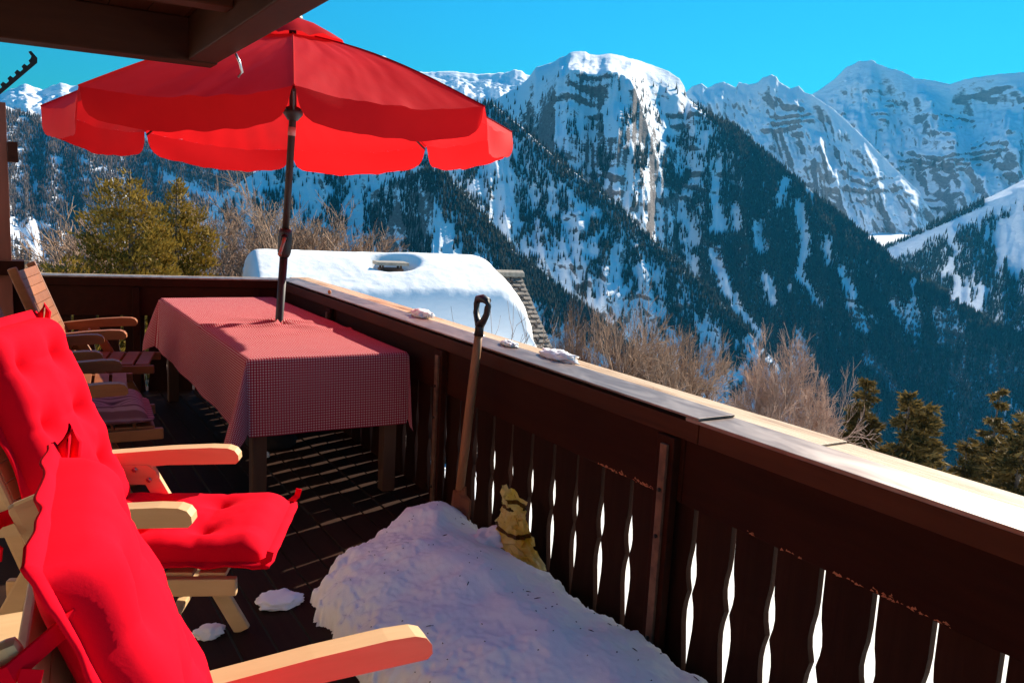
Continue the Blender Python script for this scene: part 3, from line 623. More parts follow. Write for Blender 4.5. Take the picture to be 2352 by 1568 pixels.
bare_tree('bare_shrub', 'bare shrub showing over the roof snow right of the pole', 735, 520, 33, 6.5, 1.6, M_twig, M_twig_dark, None, 9, 5, 6, 0.017, 0.6, 0.40, 'shrub')
bare_tree('bare_shrub', 'brownish bare shrub between the pine and the snowy roof', 540, 495, 31, 7.0, 1.4, M_twig_dark, M_twig, None, 10, 5, 6, 0.017, 0.6, 0.40, 'shrub')
bare_tree('bare_shrub', 'golden brown bare shrub behind the slatted chair at the left edge', 55, 520, 24, 6.5, 1.5, M_twig, M_twig, None, 11, 6, 7, 0.015, 0.58, 0.38, 'shrub')
bare_tree('bare_shrub', 'low brown bush between the left shrub and the pines', 105, 570, 22, 6.0, 1.3, M_twig_dark, M_twig, None, 13, 5, 6, 0.015, 0.58, 0.38, 'shrub')
bare_tree('dry_weed', 'dry weed stalks rising outside the rail beside the shovel', 1165, 655, 7.5, 3.9, 0.5, M_twig_dark, M_twig_dark, None, 31, 5, 5, 0.004, 0.75, 0.5, 'weed', (2, 3), 0.0022)
bare_tree('bare_tree', 'rounded bare bush just right of the twiggy tree, above the rail', 1520, 752, 29, 7.0, 1.8, M_twig, M_twig, None, 41, 6, 7, 0.015, 0.6, 0.38, rad=2.7)
bare_tree('bare_tree', 'bare brown bush right beside the eave of the tiled roof', 1375, 735, 30, 6.5, 1.6, M_twig_dark, M_twig, None, 43, 6, 7, 0.015, 0.6, 0.38, rad=2.0)

# ------------------------------------------------------------------ balcony: deck, railings, roof overhang
M_deck = wood('deck_wood', (0.014, 0.006, 0.004), (0.042, 0.018, 0.010), (6, 0.5, 6), rough=0.7, spec=0.08)
M_rail = wood('stained_wood', (0.015, 0.0032, 0.0012), (0.042, 0.0095, 0.0034), (3, 0.35, 3), rough=0.65, spec=0.08)
M_fascia = wood('fascia_wood', (0.030, 0.007, 0.0025), (0.085, 0.022, 0.007), (3, 0.35, 3), rough=0.55, spec=0.15)
M_board = wood('baluster_wood', (0.013, 0.0038, 0.002), (0.038, 0.012, 0.006), (5, 5, 0.4), rough=0.7, spec=0.08)
M_beam = wood('overhang_wood', (0.024, 0.007, 0.003), (0.070, 0.022, 0.009), (0.5, 3, 3), rough=0.6, spec=0.12)
def cap_mat():
    m, nd, lk, b = new_mat('weathered_rail_wood')
    tc = nd.new('ShaderNodeTexCoord'); mp = nd.new('ShaderNodeMapping'); mp.inputs['Scale'].default_value = (9, 0.35, 9); lk.new(tc.outputs['Object'], mp.inputs[0])
    n1 = nd.new('ShaderNodeTexNoise'); n1.inputs['Scale'].default_value = 7; n1.inputs['Detail'].default_value = 9; n1.inputs['Roughness'].default_value = 0.7; n1.inputs['Distortion'].default_value = 0.8
    lk.new(mp.outputs[0], n1.inputs[0])
    mp2 = nd.new('ShaderNodeMapping'); mp2.inputs['Scale'].default_value = (5, 0.9, 5); lk.new(tc.outputs['Object'], mp2.inputs[0])
    n2 = nd.new('ShaderNodeTexNoise'); n2.inputs['Scale'].default_value = 1.6; n2.inputs['Detail'].default_value = 6; lk.new(mp2.outputs[0], n2.inputs[0])
    ad = nd.new('ShaderNodeMath'); ad.operation = 'MULTIPLY_ADD'; ad.inputs[1].default_value = 0.7; lk.new(n2.outputs[0], ad.inputs[0]); h = nd.new('ShaderNodeMath'); h.operation = 'MULTIPLY'; h.inputs[1].default_value = 0.5; lk.new(n1.outputs[0], h.inputs[0]); lk.new(h.outputs[0], ad.inputs[2])
    r = ramp(nd, [(0.40, (0.09, 0.035, 0.012)), (0.49, (0.36, 0.19, 0.09)), (0.60, (0.56, 0.38, 0.22)), (0.8, (0.64, 0.49, 0.33))]); lk.new(ad.outputs[0], r.inputs[0])
    lk.new(r.outputs[0], b.inputs['Base Color']); b.inputs['Roughness'].default_value = 0.7
    bump(nd, lk, b, n1.outputs[0], 0.7, 0.006); return m
M_cap = cap_mat()
def flashing_mat():
    m, nd, lk, b = new_mat('rail_flashing')
    tc = nd.new('ShaderNodeTexCoord'); mp = nd.new('ShaderNodeMapping'); mp.inputs['Scale'].default_value = (4, 1.2, 4); lk.new(tc.outputs['Object'], mp.inputs[0])
    n1 = nd.new('ShaderNodeTexNoise'); n1.inputs['Scale'].default_value = 3; n1.inputs['Detail'].default_value = 6; n1.inputs['Distortion'].default_value = 1.2; lk.new(mp.outputs[0], n1.inputs[0])
    r = ramp(nd, [(0.35, (0.20, 0.13, 0.10)), (0.65, (0.34, 0.26, 0.22))]); lk.new(n1.outputs[0], r.inputs[0]); lk.new(r.outputs[0], b.inputs['Base Color'])
    rr_ = nd.new('ShaderNodeMapRange'); rr_.inputs['To Min'].default_value = 0.36; rr_.inputs['To Max'].default_value = 0.52; lk.new(n1.outputs[0], rr_.inputs[0]); lk.new(rr_.outputs[0], b.inputs['Roughness'])
    b.inputs['Metallic'].default_value = 0.55; bump(nd, lk, b, n1.outputs[0], 0.05, 0.003); return m
M_flash = flashing_mat()
M_iron = plain('rusty_iron', (0.16, 0.075, 0.04), 0.6, 0.3, 25, 0.4, 0.3)
M_bolt = plain('bolt_metal', (0.03, 0.025, 0.022), 0.4, 0.7, 40)

deck = tag(empty('deck_floor', (0, 0, 0)), kind='structure')
for i in range(27):
    x0 = -1.30 + i * 0.121
    box('plank', (x0, -1.6, -0.045), (min(x0 + 0.113, 1.945), 7.25 - 0.2 * max(0, x0), -0.002 * (i % 3)), M_deck, deck, bevel=0.003)
for k, y in enumerate((-1.0, 0.6, 2.2, 3.8, 5.4, 6.8)):
    box('joist', (-1.3, y, -0.20), (1.93, y + 0.09, -0.05), M_deck, deck, bevel=0.0)

PITCH_B, SLOT = 0.1668, 1.452                                     # baluster pitch, and where one gap lies
def board_poly(z0=-0.05, z1=0.66):
    """outline of one carved board: straight slit above, two lozenges below"""
    prof = [(z1, 0.0090), (0.47, 0.0095), (0.43, 0.013), (0.395, 0.020), (0.36, 0.0235), (0.33, 0.020), (0.305, 0.013), (0.292, 0.010), (0.28, 0.013), (0.25, 0.021), (0.215, 0.0255), (0.17, 0.0245), (0.12, 0.019), (0.06, 0.012), (0.01, 0.008), (z0, 0.006)]
    w = PITCH_B / 2
    return [(-(w - g), z) for z, g in prof] + [((w - g), z) for z, g in prof[::-1]]
rail = tag(empty('balcony_railing', (1.9, 2.8, 0.0)), 'dark carved railing running along the right side of the balcony', 'railing')
def rl(p): return (p[0] - 1.9, p[1] - 2.8, p[2])
def rbox(name, lo, hi, mat, parent=rail, bevel=0.004): return box(name, rl(lo), rl(hi), mat, parent, bevel)
bmsh = None
k = 0
for i in range(-17, 33):
    y = SLOT + (i + 0.5) * PITCH_B
    if y > 6.75: break
    if bmsh is None:
        o = prism('baluster_board', board_poly(), 0, -0.011, 0.011, M_board, rail, bevel=0.0); bmsh = o.data
    else:
        o = link(bpy.data.objects.new('baluster_board', bmsh), rail)
    o.location = (1.915 - 1.9 + 0.002 * ((i * 5) % 3 - 1), y - 2.8, 0.0)
for y0, y1 in ((-1.45, 0.36), (0.365, 2.0), (2.005, 3.72), (3.725, 5.4), (5.405, 6.72)):
    rbox('panel_board', (1.878, y0, 0.585), (1.902, y1, 0.806), M_rail)
for y0, y1 in ((-1.45, 1.93), (1.934, 6.66)):
    rbox('fascia_board', (1.862, y0, 0.802), (1.893, y1, 0.866), M_fascia)
for y0, y1, dz in ((-1.45, 1.60, 0.0), (1.604, 4.62, 0.004), (4.625, 6.86, 0.012)):
    rbox('rail_timber', (1.99, y0, 0.79), (2.155, y1, 0.868 + dz), M_cap, bevel=0.008)
rbox('rail_core', (1.895, -1.45, 0.805), (1.988, 6.86, 0.862), M_rail)
rbox('rail_flashing', (1.858, -1.45, 0.8665), (2.012, 1.99, 0.8785), M_flash, bevel=0.002)
rbox('rail_flashing', (1.857, 1.93, 0.8795), (2.013, 6.70, 0.8875), M_flash, bevel=0.002)
for y in (0.36, 2.02, 3.73, 5.42):
    p = rbox('post', (1.845, y, -0.03), (1.876, y + 0.085, 0.80), M_rail)
    s_ = box('iron_strip', rl((1.832, y + 0.02, 0.0)), rl((1.844, y + 0.052, 0.775)), M_iron, p, 0.002); s_.location = (0, 0, 0)
    for z in (0.62, 0.46, 0.10):
        b_ = tube('bolt', [rl((1.833, y + 0.036, z)), rl((1.826, y + 0.036, z))], 0.007, M_bolt, p, 8)

far = tag(empty('balcony_railing', (1.868, 6.66, 0.0), math.atan2(0.20, -0.98)), 'dark railing across the far end of the balcony, behind the table', 'railing')
# local x runs away to the left along the railing, local y points back to the deck
bm2 = None
for i in range(13):
    if bm2 is None:
        o = prism('baluster_board', board_poly(), 1, -0.011, 0.011, M_board, far); bm2 = o.data
    else:
        o = link(bpy.data.objects.new('baluster_board', bm2), far)
    o.location = (0.065 + i * PITCH_B, -0.055, 0)
box('panel_board', (-0.02, -0.040, 0.585), (2.15, -0.016, 0.806), M_rail, far)
box('fascia_board', (0.0, -0.032, 0.807), (2.15, 0.0, 0.866), M_rail, far)
box('rail_core', (-0.02, -0.13, 0.807), (2.15, -0.034, 0.864), M_rail, far)
box('rail_timber', (-0.02, -0.29, 0.79), (2.15, -0.135, 0.868), M_cap, far, 0.008)
box('rail_flashing', (0.012, -0.15, 0.8665), (2.15, 0.006, 0.8775), M_flash, far, 0.002)
for x in (0.16, 1.02): box('post', (x, -0.014, -0.03), (x + 0.05, 0.016, 0.80), M_rail, far)

over = tag(empty('roof_overhang', (-1.3, 0.5, 2.03)), 'dark timber roof overhang jutting over the balcony from the upper left', 'roof')
def ov(p): return (p[0] + 1.3, p[1] - 0.5, p[2] - 2.03)
def obox(name, lo, hi, mat=M_beam, bevel=0.006): return box(name, ov(lo), ov(hi), mat, over, bevel)
obox('edge_beam', (-1.3, 3.745, 2.03), (0.783, 3.875, 2.20))
bm_ = wood('overhang_wood_side', (0.024, 0.007, 0.003), (0.070, 0.022, 0.009), (3, 0.5, 3), rough=0.6, spec=0.12)
obox('edge_beam', (0.668, -2.0, 2.034), (0.781, 3.743, 2.198), bm_)
for y in (2.95, 2.15, 1.35, 0.55, -0.25, -1.05): obox('rafter', (-1.3, y, 2.10), (0.666, y + 0.10, 2.20))
for i in range(15): obox('ceiling_board', (-1.3 + i * 0.14, -2.0, 2.202), (-1.3 + i * 0.14 + 0.136, 3.87, 2.222), bm_, 0.002)
obox('roof_cover', (-1.35, -2.05, 2.224), (0.82, 3.91, 2.27), M_tile)
tube('hook', [ov((0.775, 3.40, 2.03)), ov((0.79, 3.40, 2.0)), ov((0.80, 3.40, 1.965)), ov((0.785, 3.40, 1.945))], 0.005, plain('steel', (0.6, 0.6, 0.6), 0.3, 0.9), over, 8)
# unseen chalet wall at left; its cream plaster is made up for warm bounce
wall = tag(empty('chalet_wall', (-1.3, 1.0, 0.0)), 'unseen chalet wall behind the balcony chairs, made cream to bounce warm light', 'wall')
M_plaster = plain('bounce_plaster', (0.80, 0.66, 0.54), 0.9, nscale=6, var=0.08, strength=0.3, dist=0.006)
box('plaster', (-0.12, -3.0, -0.3), (0.0, 6.2, 2.19), M_plaster, wall, 0.004)
for y in (-0.6, 3.9):
    wf = box('window_frame', (0.001, y, 0.85), (0.045, y + 1.1, 1.85), M_beam, wall, 0.006)
    for k in range(2): box('pane', (0.046, y + 0.07 + k * 0.49, 0.92), (0.050, y + 0.54 + k * 0.49, 1.78), plain('window_glass', (0.02, 0.025, 0.03), 0.05, var=0.05), wf, 0.0)
post = tag(empty('wooden_post', (-0.02, 7.02, 0.0)), 'reddish wooden post with a bracket block at the left edge', 'post')
box('shaft', (-0.085, -0.05, -0.05), (0.072, 0.06, 2.06), wood('post_wood', (0.12, 0.035, 0.018), (0.24, 0.08, 0.045), (4, 4, 0.4)), post)
box('bracket', (0.073, -0.07, 1.66), (0.135, 0.05, 1.80), M_beam, post)
box('foot_block', (-0.11, -0.10, 0.88), (0.15, 0.08, 0.98), M_rail, post)
nb_pts = [(0, -0.022), (0.56, -0.022), (0.585, 0.0), (0.59, 0.055), (0.572, 0.062), (0.565, 0.03), (0.545, 0.022)]
xx = 0.53
while xx > 0.02:
    nb_pts += [(xx, 0.022), (xx - 0.006, 0.004), (xx - 0.032, 0.004), (xx - 0.036, 0.024)]; xx -= 0.062
nb_pts.append((0, 0.022))
nb = prism('notched_bar', nb_pts, 1, -0.006, 0.006, M_bolt); nb.location = (-0.155, 6.945, 1.955); nb.rotation_euler = (0, -math.radians(46), 0)
tag(nb, 'dark notched metal bar sticking up against the sky at top left', 'metal bar')

def diffuser_mat():
    m, nd, lk, b = new_mat('sun_diffuser_cloth')
    tc = nd.new('ShaderNodeTexCoord'); n = nd.new('ShaderNodeTexNoise'); n.inputs['Scale'].default_value = 3; n.inputs['Detail'].default_value = 4; lk.new(tc.outputs['Object'], n.inputs[0])
    r = ramp(nd, [(0.3, (0.80, 0.78, 0.74)), (0.7, (0.86, 0.85, 0.82))]); lk.new(n.outputs[0], r.inputs[0]); lk.new(r.outputs[0], b.inputs['Base Color']); b.inputs['Roughness'].default_value = 0.8
    t = nd.new('ShaderNodeBsdfTranslucent'); lk.new(r.outputs[0], t.inputs[0]); mx = nd.new('ShaderNodeMixShader'); mx.inputs[0].default_value = 0.6
    lk.new(b.outputs[0], mx.inputs[1]); lk.new(t.outputs[0], mx.inputs[2]); lk.new(mx.outputs[0], nd['Material Output'].inputs[0]); return m
sy = np.linspace(-1.40, 3.40, 120); sz = np.linspace(-0.06, 0.74, 14); SY, SZ = np.meshgrid(sy, sz, indexing='ij')
SX = 1.962 + 0.010 * np.sin(SY * 7.5) * (0.74 - SZ) + 0.006 * noise(SY * 4, SZ * 4, 3.0); sq = np.arange(SY.size).reshape(SY.shape)
Fs_ = np.stack([sq[:-1, :-1], sq[1:, :-1], sq[1:, 1:], sq[:-1, 1:]], -1).reshape(-1, 4)
scr = empty('added_diffuser_sheet', (1.96, 1.0, 0.0)); tag(scr, 'guessed white sheet added outside the right railing to diffuse the sun', 'sheet')  # guessed sheet, added to block and soften sun through the railing gaps
fast_mesh('cloth', np.stack([SX - 1.96, SY - 1.0, SZ], -1).reshape(-1, 3), Fs_, diffuser_mat(), scr, shade=True)
for z in (0.742, -0.062): tube('hem_cord', [(0.004, y, z + 0.004 * math.sin(y * 6)) for y in np.linspace(-2.4, 2.4, 30)], 0.004, M_bolt, scr, 6)

rw = np.random.default_rng(9); WV = []; WF = []
for k in range(260):
    y = rw.choice([rw.uniform(1.05, 1.95), rw.uniform(2.12, 2.62)]); 
    if noise(y * 7.0, 1.5) < -0.05: continue
    z = 0.5865 + abs(rw.normal(0, 0.0045)); w_ = rw.uniform(0.002, 0.010); h_ = rw.uniform(0.001, 0.0035); b0 = len(WV)
    WV += [rl((1.8768, y - w_, z)), rl((1.8768, y + w_, z + rw.uniform(-h_, h_))), rl((1.8764, y + w_ * 0.3, z + h_ * 2))]; WF.append((b0, b0 + 1, b0 + 2))
tag(mesh_obj('chipped_edge', WV, WF, plain('bare_wood_chips', (0.42, 0.14, 0.06), 0.8), rail), kind='stuff')

# ------------------------------------------------------------------ table, cloth, umbrella
M_table = wood('table_wood', (0.05, 0.022, 0.012), (0.11, 0.05, 0.026), (4, 4, 0.5))
TX0, TX1, TY0, TY1, TZ = 0.975, 1.783, 4.02, 6.575, 0.745
table = tag(empty('table', ((TX0 + TX1) / 2, (TY0 + TY1) / 2, 0.0)), 'long dark wooden table under the red checked cloth', 'table')
tcx, tcy = (TX0 + TX1) / 2, (TY0 + TY1) / 2
box('tabletop', (TX0 + 0.01 - tcx, TY0 + 0.01 - tcy, TZ - 0.035), (TX1 - 0.01 - tcx, TY1 - 0.01 - tcy, TZ - 0.002), M_table, table)
for x in (TX0 + 0.03, TX1 - 0.10):
    for y in (TY0 + 0.03, TY1 - 0.10): box('leg', (x - tcx, y - tcy, 0.0), (x + 0.07 - tcx, y + 0.07 - tcy, TZ - 0.036), M_table, table)
for x in (TX0 + 0.045, TX1 - 0.075): box('apron', (x - tcx, TY0 + 0.11 - tcy, TZ - 0.12), (x + 0.03 - tcx, TY1 - 0.11 - tcy, TZ - 0.037), M_table, table)

def gingham():
    m, nd, lk, b = new_mat('gingham_cloth')
    uv = nd.new('ShaderNodeUVMap'); sp = nd.new('ShaderNodeSeparateXYZ'); lk.new(uv.outputs[0], sp.inputs[0])
    def stripe(o):
        a = nd.new('ShaderNodeMath'); a.operation = 'MULTIPLY'; a.inputs[1].default_value = 1 / 0.0130; lk.new(o, a.inputs[0])
        f = nd.new('ShaderNodeMath'); f.operation = 'FRACT'; lk.new(a.outputs[0], f.inputs[0])
        g = nd.new('ShaderNodeMath'); g.operation = 'LESS_THAN'; g.inputs[1].default_value = 0.5; lk.new(f.outputs[0], g.inputs[0]); return g.outputs[0]
    ad = nd.new('ShaderNodeMath'); ad.operation = 'ADD'; lk.new(stripe(sp.outputs['X']), ad.inputs[0]); lk.new(stripe(sp.outputs['Y']), ad.inputs[1])
    hf = nd.new('ShaderNodeMath'); hf.operation = 'MULTIPLY'; hf.inputs[1].default_value = 0.5; lk.new(ad.outputs[0], hf.inputs[0])
    r = ramp(nd, [(0.0, (0.42, 0.008, 0.025)), (0.5, (0.48, 0.045, 0.065)), (1.0, (0.72, 0.50, 0.46))]); r.color_ramp.interpolation = 'LINEAR'
    lk.new(hf.outputs[0], r.inputs[0]); lk.new(r.outputs[0], b.inputs['Base Color']); b.inputs['Roughness'].default_value = 0.9; b.inputs['Specular IOR Level'].default_value = 0.1
    t = nd.new('ShaderNodeBsdfTranslucent'); lk.new(r.outputs[0], t.inputs[0]); mx = nd.new('ShaderNodeMixShader'); mx.inputs[0].default_value = 0.18
    lk.new(b.outputs[0], mx.inputs[1]); lk.new(t.outputs[0], mx.inputs[2]); lk.new(mx.outputs[0], nd['Material Output'].inputs[0]); return m
M_gingham = gingham()
HANG = 0.385
xs = np.concatenate([np.linspace(TX0 - HANG, TX0, 22)[:-1], np.linspace(TX0, TX1, 50), np.linspace(TX1, TX1 + HANG, 22)[1:]])
ys = np.concatenate([np.linspace(TY0 - HANG, TY0, 22)[:-1], np.linspace(TY0, TY1, 130), np.linspace(TY1, TY1 + HANG * 0.5, 14)[1:]])
CX, CY = np.meshgrid(xs, ys, indexing='ij')
dx = np.where(CX < TX0, CX - TX0, np.where(CX > TX1, CX - TX1, 0)); dy = np.where(CY < TY0, CY - TY0, np.where(CY > TY1, CY - TY1, 0))
rho = np.hypot(dx, dy); phi = np.arctan2(np.abs(dy), np.abs(dx) + 1e-9)            # 0 = side, pi/2 = end
corner = (np.abs(dx) > 0) & (np.abs(dy) > 0)
tight = np.where(dx > 0, 0.18, 1.0)                                                # little room towards the right railing
wave = 0.010 + 0.010 * np.sin(CY * 9.0 + 1.0) * (np.abs(dx) > 0) + 0.007 * np.sin(CX * 11 + 2.0) * (np.abs(dy) > 0) + 0.006 * noise(CX * 5, CY * 5, 2.0)
flare = np.where(corner, 0.10 + 0.30 * np.sin(2 * phi) ** 2, 0.03 + wave * 1.5) * tight
px_ = np.clip(CX, TX0, TX1) + np.sign(dx) * (0.010 + rho * flare * np.abs(np.cos(phi)) * (np.abs(dx) > 0)) * (np.abs(dx) > 0)
py_ = np.clip(CY, TY0, TY1) + np.sign(dy) * (0.010 + rho * flare * np.where(corner, np.sin(phi), 1.0) * (np.abs(dy) > 0)) * (np.abs(dy) > 0)
rho = np.where(corner, np.minimum(rho, 0.43 + 0.25 * (rho - 0.43)), rho)
bend = np.where(rho > 0, np.maximum(0, rho - 0.012), 0)
pz_ = TZ + 0.006 - bend * np.where(corner, 0.93, 0.985) - np.where(rho > 0, 0.006, 0)
pole_d = np.hypot(CX - 1.437, CY - 5.16); ang = np.arctan2(CY - 5.16, CX - 1.437)
on = (rho == 0)
pz_ += on * (0.004 * np.maximum(0, fbm(CX * 4, CY * 7, 1.0, octv=3)) + 0.020 * np.exp(-pole_d / 0.16) * (1 + 0.9 * np.sin(ang * 6 + 1.0)) + 0.014 * np.exp(-((CY - (5.05 - 0.28 * (CX - 1.2))) / 0.035) ** 2) * smooth(1.75, 1.4, CX) + 0.010 * np.exp(-((CY - (4.65 + 0.35 * (CX - 1.2))) / 0.03) ** 2) * smooth(1.0, 1.3, CX))
cl = fast_mesh('tablecloth', np.stack([px_, py_, pz_], -1).reshape(-1, 3), (lambda q: np.stack([q[:-1, :-1], q[1:, :-1], q[1:, 1:], q[:-1, 1:]], -1).reshape(-1, 4))(np.arange(CX.size).reshape(CX.shape)), M_gingham, shade=True)
uvl = cl.data.uv_layers.new(name='UVMap'); li = np.zeros(len(cl.data.loops), np.int32); cl.data.loops.foreach_get('vertex_index', li)
uvl.data.foreach_set('uv', np.stack([CX.ravel()[li], CY.ravel()[li]], -1).astype(np.float32).ravel())
tag(cl, 'red and white checked tablecloth draped over the long table', 'tablecloth')

M_canopy = fabric('umbrella_fabric', (0.66, 0.010, 0.012), 0.45, wrinkle=5.0, var=0.10)
M_canopy.node_tree.nodes['Principled BSDF'].inputs['Specular IOR Level'].default_value = 0.12
M_canopy.node_tree.nodes['Principled BSDF'].inputs['Roughness'].default_value = 0.62
M_seam = fabric('seam_fabric', (0.50, 0.008, 0.010), 0.0)
M_black = plain('black_plastic', (0.014, 0.012, 0.012), 0.5, 0.0, 30, 0.2)
M_pole = plain('dark_pole', (0.016, 0.009, 0.007), 0.55, 0.0, 20, 0.3)
UC = np.array([1.505, 5.16]); UR = 1.35; UT0 = math.radians(-106); UZ = [2.0, 2.02, 1.99, 1.93, 1.87, 1.90, 1.94, 1.965]
umb = tag(empty('umbrella', (1.40, 5.16, 0.0)), 'red market umbrella with scalloped edge standing through the table', 'umbrella')
uo = np.array([1.40, 5.16, 0.0])
def um(p): return tuple(np.asarray(p, float) - uo)
def rim(k, rr=1.0): 
    t = UT0 + k * math.pi / 4; return np.array([UC[0] + UR * rr * math.cos(t), UC[1] + UR * rr * math.sin(t), UZ[k % 8]])
TOP = np.array([1.502, 5.16, 2.47])
for k in range(8):
    A0, B0 = rim(k), rim(k + 1); nu, nv = 41, 41
    r = np.random.default_rng(k)
    u = np.linspace(0, 1, nu); v = np.linspace(0.13, 1, nv); U, W = np.meshgrid(u, v, indexing='ij')
    P = TOP + ((A0 - TOP) * (1 - U)[..., None] + (B0 - TOP) * U[..., None]) * W[..., None]
    s = 4 * U * (1 - U)
    P[..., 2] += 0.05 * np.sin(np.pi * W) - 0.045 * s * W ** 1.5
    mid = (A0 + B0) / 2 - TOP; inward = -mid[:2] / np.linalg.norm(mid[:2])
    P[..., :2] += inward * (0.045 * s * W ** 2)[..., None]
    P[..., 2] += (0.013 * fbm(U * 7 + k * 3.1 + 3.0 * W, W * 2.2, k, octv=3) + 0.008 * ridged(U * 5 + 4 * W, W * 1.5 + k, k, octv=2)) * s ** 0.5 * W
    q = np.arange(nu * nv).reshape(nu, nv); F = np.stack([q[:-1, :-1], q[:-1, 1:], q[1:, 1:], q[1:, :-1]], -1).reshape(-1, 4)
    pn = fast_mesh('panel', P.reshape(-1, 3) - uo, F, M_canopy, umb, shade=True)
    edge_p = P[:, -1]; nw = 9; w = np.linspace(0, 1, nw); drop = 0.142
    VV = np.zeros((nu, nw, 3))
    for j, wj in enumerate(w):
        ins = 0.006 + 0.030 * wj + 0.055 * (1 - math.sqrt(max(0, 1 - max(0, (wj - 0.45) / 0.55) ** 2)))
        uu = ins + (1 - 2 * ins) * u
        E_ = np.stack([np.interp(uu, u, edge_p[:, c]) for c in range(3)], -1)
        E_[:, :2] -= inward * (0.012 * wj + 0.020 * math.sin(wj * 2.2) * np.sin(u * 7 + k)[:, None] * 0.6 * np.ones((1, 2)))
        E_[:, 2] -= drop * wj * (1 + 0.10 * 4 * u * (1 - u))
        VV[:, j] = E_
    q = np.arange(nu * nw).reshape(nu, nw); F = np.stack([q[:-1, :-1], q[:-1, 1:], q[1:, 1:], q[1:, :-1]], -1).reshape(-1, 4)
    fast_mesh('valance', VV.reshape(-1, 3) - uo, F, M_canopy, pn, shade=True)
for k in range(8):
    sm = [TOP + (rim(k) - TOP) * t_ + np.array([0, 0, 0.05 * math.sin(math.pi * t_) + 0.003]) for t_ in np.linspace(0.13, 1, 12)]
    tube('seam', [um(p) for p in sm], 0.0045, M_seam, umb, 6)
# vent cap on top
nvc = 48; ringr = [(0.05, 2.525), (0.16, 2.492), (0.27, 2.440), (0.335, 2.398)]; VC = []
for rr_, z in ringr:
    for j in range(nvc):
        t = 2 * math.pi * j / nvc; lobe = math.cos(4 * (t - UT0)) ** 2
        VC.append(um((UC[0] - 0.003 + rr_ * (1 - 0.06 * (1 - lobe)) * math.cos(t), UC[1] + rr_ * (1 - 0.06 * (1 - lobe)) * math.sin(t), z + (0.018 * math.sin(j * 1.7) * (1 - lobe) if rr_ > 0.3 else 0) - 0.02 * math.sin(t))))
mesh_obj('vent_cap', VC, [(a * nvc + j, a * nvc + (j + 1) % nvc, (a + 1) * nvc + (j + 1) % nvc, (a + 1) * nvc + j) for a in range(3) for j in range(nvc)], M_canopy, umb, True)
tube('finial', [um((1.502, 5.16, z)) for z in (2.50, 2.545, 2.56, 2.575)], [0.055, 0.06, 0.055, 0.03], M_black, umb, 16)
for k in range(8):
    a, b = TOP + (rim(k) - TOP) * 0.06, rim(k, 0.985); m_ = TOP + (rim(k) - TOP) * 0.5
    off = np.array([0, 0, -0.018]); midz = np.array([0, 0, 0.05 * 1.0])
    rb = tube('rib', [um(a + off), um(m_ + off + midz), um(b + off)], 0.007, M_black, umb, 6)
    t = UT0 + k * math.pi / 4; h_ = np.array([1.511 + 0.05 * math.cos(t), 5.16 + 0.05 * math.sin(t), 2.02])
    tube('strut', [um(h_), um(TOP + (rim(k) - TOP) * 0.47 + off + midz)], 0.006, M_black, rb, 6)
def polept(z): return (float(np.interp(z, [0, 0.758, 1.235, 2.05, 2.5], [1.395, 1.436, 1.468, 1.512, 1.502])), 5.16, z)
tube('lower_pole', [um(polept(z)) for z in (0.05, 0.6, 1.17)], 0.0245, M_pole, umb, 14)
tube('upper_pole', [um(polept(z)) for z in (1.30, 1.6, 2.0, 2.3, 2.5)], 0.0215, M_pole, umb, 14)
hs = tube('crank_housing', [um(polept(z)) for z in (1.155, 1.17, 1.19, 1.30, 1.318, 1.325)], [0.028, 0.036, 0.041, 0.041, 0.036, 0.026], M_black, umb, 14)
tube('crank_boss', [um((1.455, 5.123, 1.272)), um((1.449, 5.098, 1.272))], [0.024, 0.022], M_bolt, hs, 14)
tube('crank_handle', [um((1.449, 5.100, 1.272)), um((1.432, 5.085, 1.225)), um((1.418, 5.080, 1.185)), um((1.412, 5.068, 1.178))], [0.012, 0.010, 0.010, 0.013], plain('crank_metal', (0.42, 0.2, 0.14), 0.35, 0.4), hs, 10)
tube('runner_hub', [um(polept(z)) for z in (1.965, 1.985, 2.0, 2.03, 2.045)], [0.03, 0.045, 0.058, 0.058, 0.03], M_black, umb, 16)
tube('pole_band', [um(polept(z)) for z in (1.875, 1.925)], 0.0235, plain('pink_tape', (0.55, 0.22, 0.2), 0.5), umb, 14)
tube('base', [um((1.395, 5.16, z)) for z in (0.0, 0.03, 0.06, 0.10, 0.30)], [0.15, 0.155, 0.13, 0.05, 0.035], plain('cast_stone', (0.02, 0.017, 0.015), 1.0), umb, 20)

# ------------------------------------------------------------------ shovel
sh = tag(empty('shovel', (1.69, 3.23, 0.03)), 'old shovel with a black grip leaning on the right railing', 'shovel')
so_ = np.array([1.69, 3.23, 0.03])
def sp_(t, dx_=0.0, dy_=0.0): return tuple(np.array([0.118, 0.045, 1.055]) * t + np.array([dx_, dy_, 0]))
M_shaft = wood('shovel_shaft', (0.20, 0.075, 0.025), (0.42, 0.19, 0.08), (4, 4, 0.5))
tube('shaft', [sp_(t) for t in (0.22, 0.4, 0.6, 0.8, 0.875)], [0.0195, 0.0205, 0.0205, 0.0195, 0.018], M_shaft, sh, 12)
grip_pts = [sp_(0.87), sp_(0.915), sp_(0.935, 0, 0.026), sp_(0.965, 0, 0.047), sp_(1.0, 0, 0.052), sp_(1.02, 0, 0.044), sp_(1.027, 0, 0.0), sp_(1.02, 0, -0.044), sp_(1.0, 0, -0.052), sp_(0.965, 0, -0.047), sp_(0.935, 0, -0.026), sp_(0.915)]
tube('grip', grip_pts, [0.022, 0.021, 0.016, 0.014, 0.0145, 0.017, 0.019, 0.017, 0.0145, 0.014, 0.016, 0.020], M_black, sh, 10)
bm = bmesh.new()
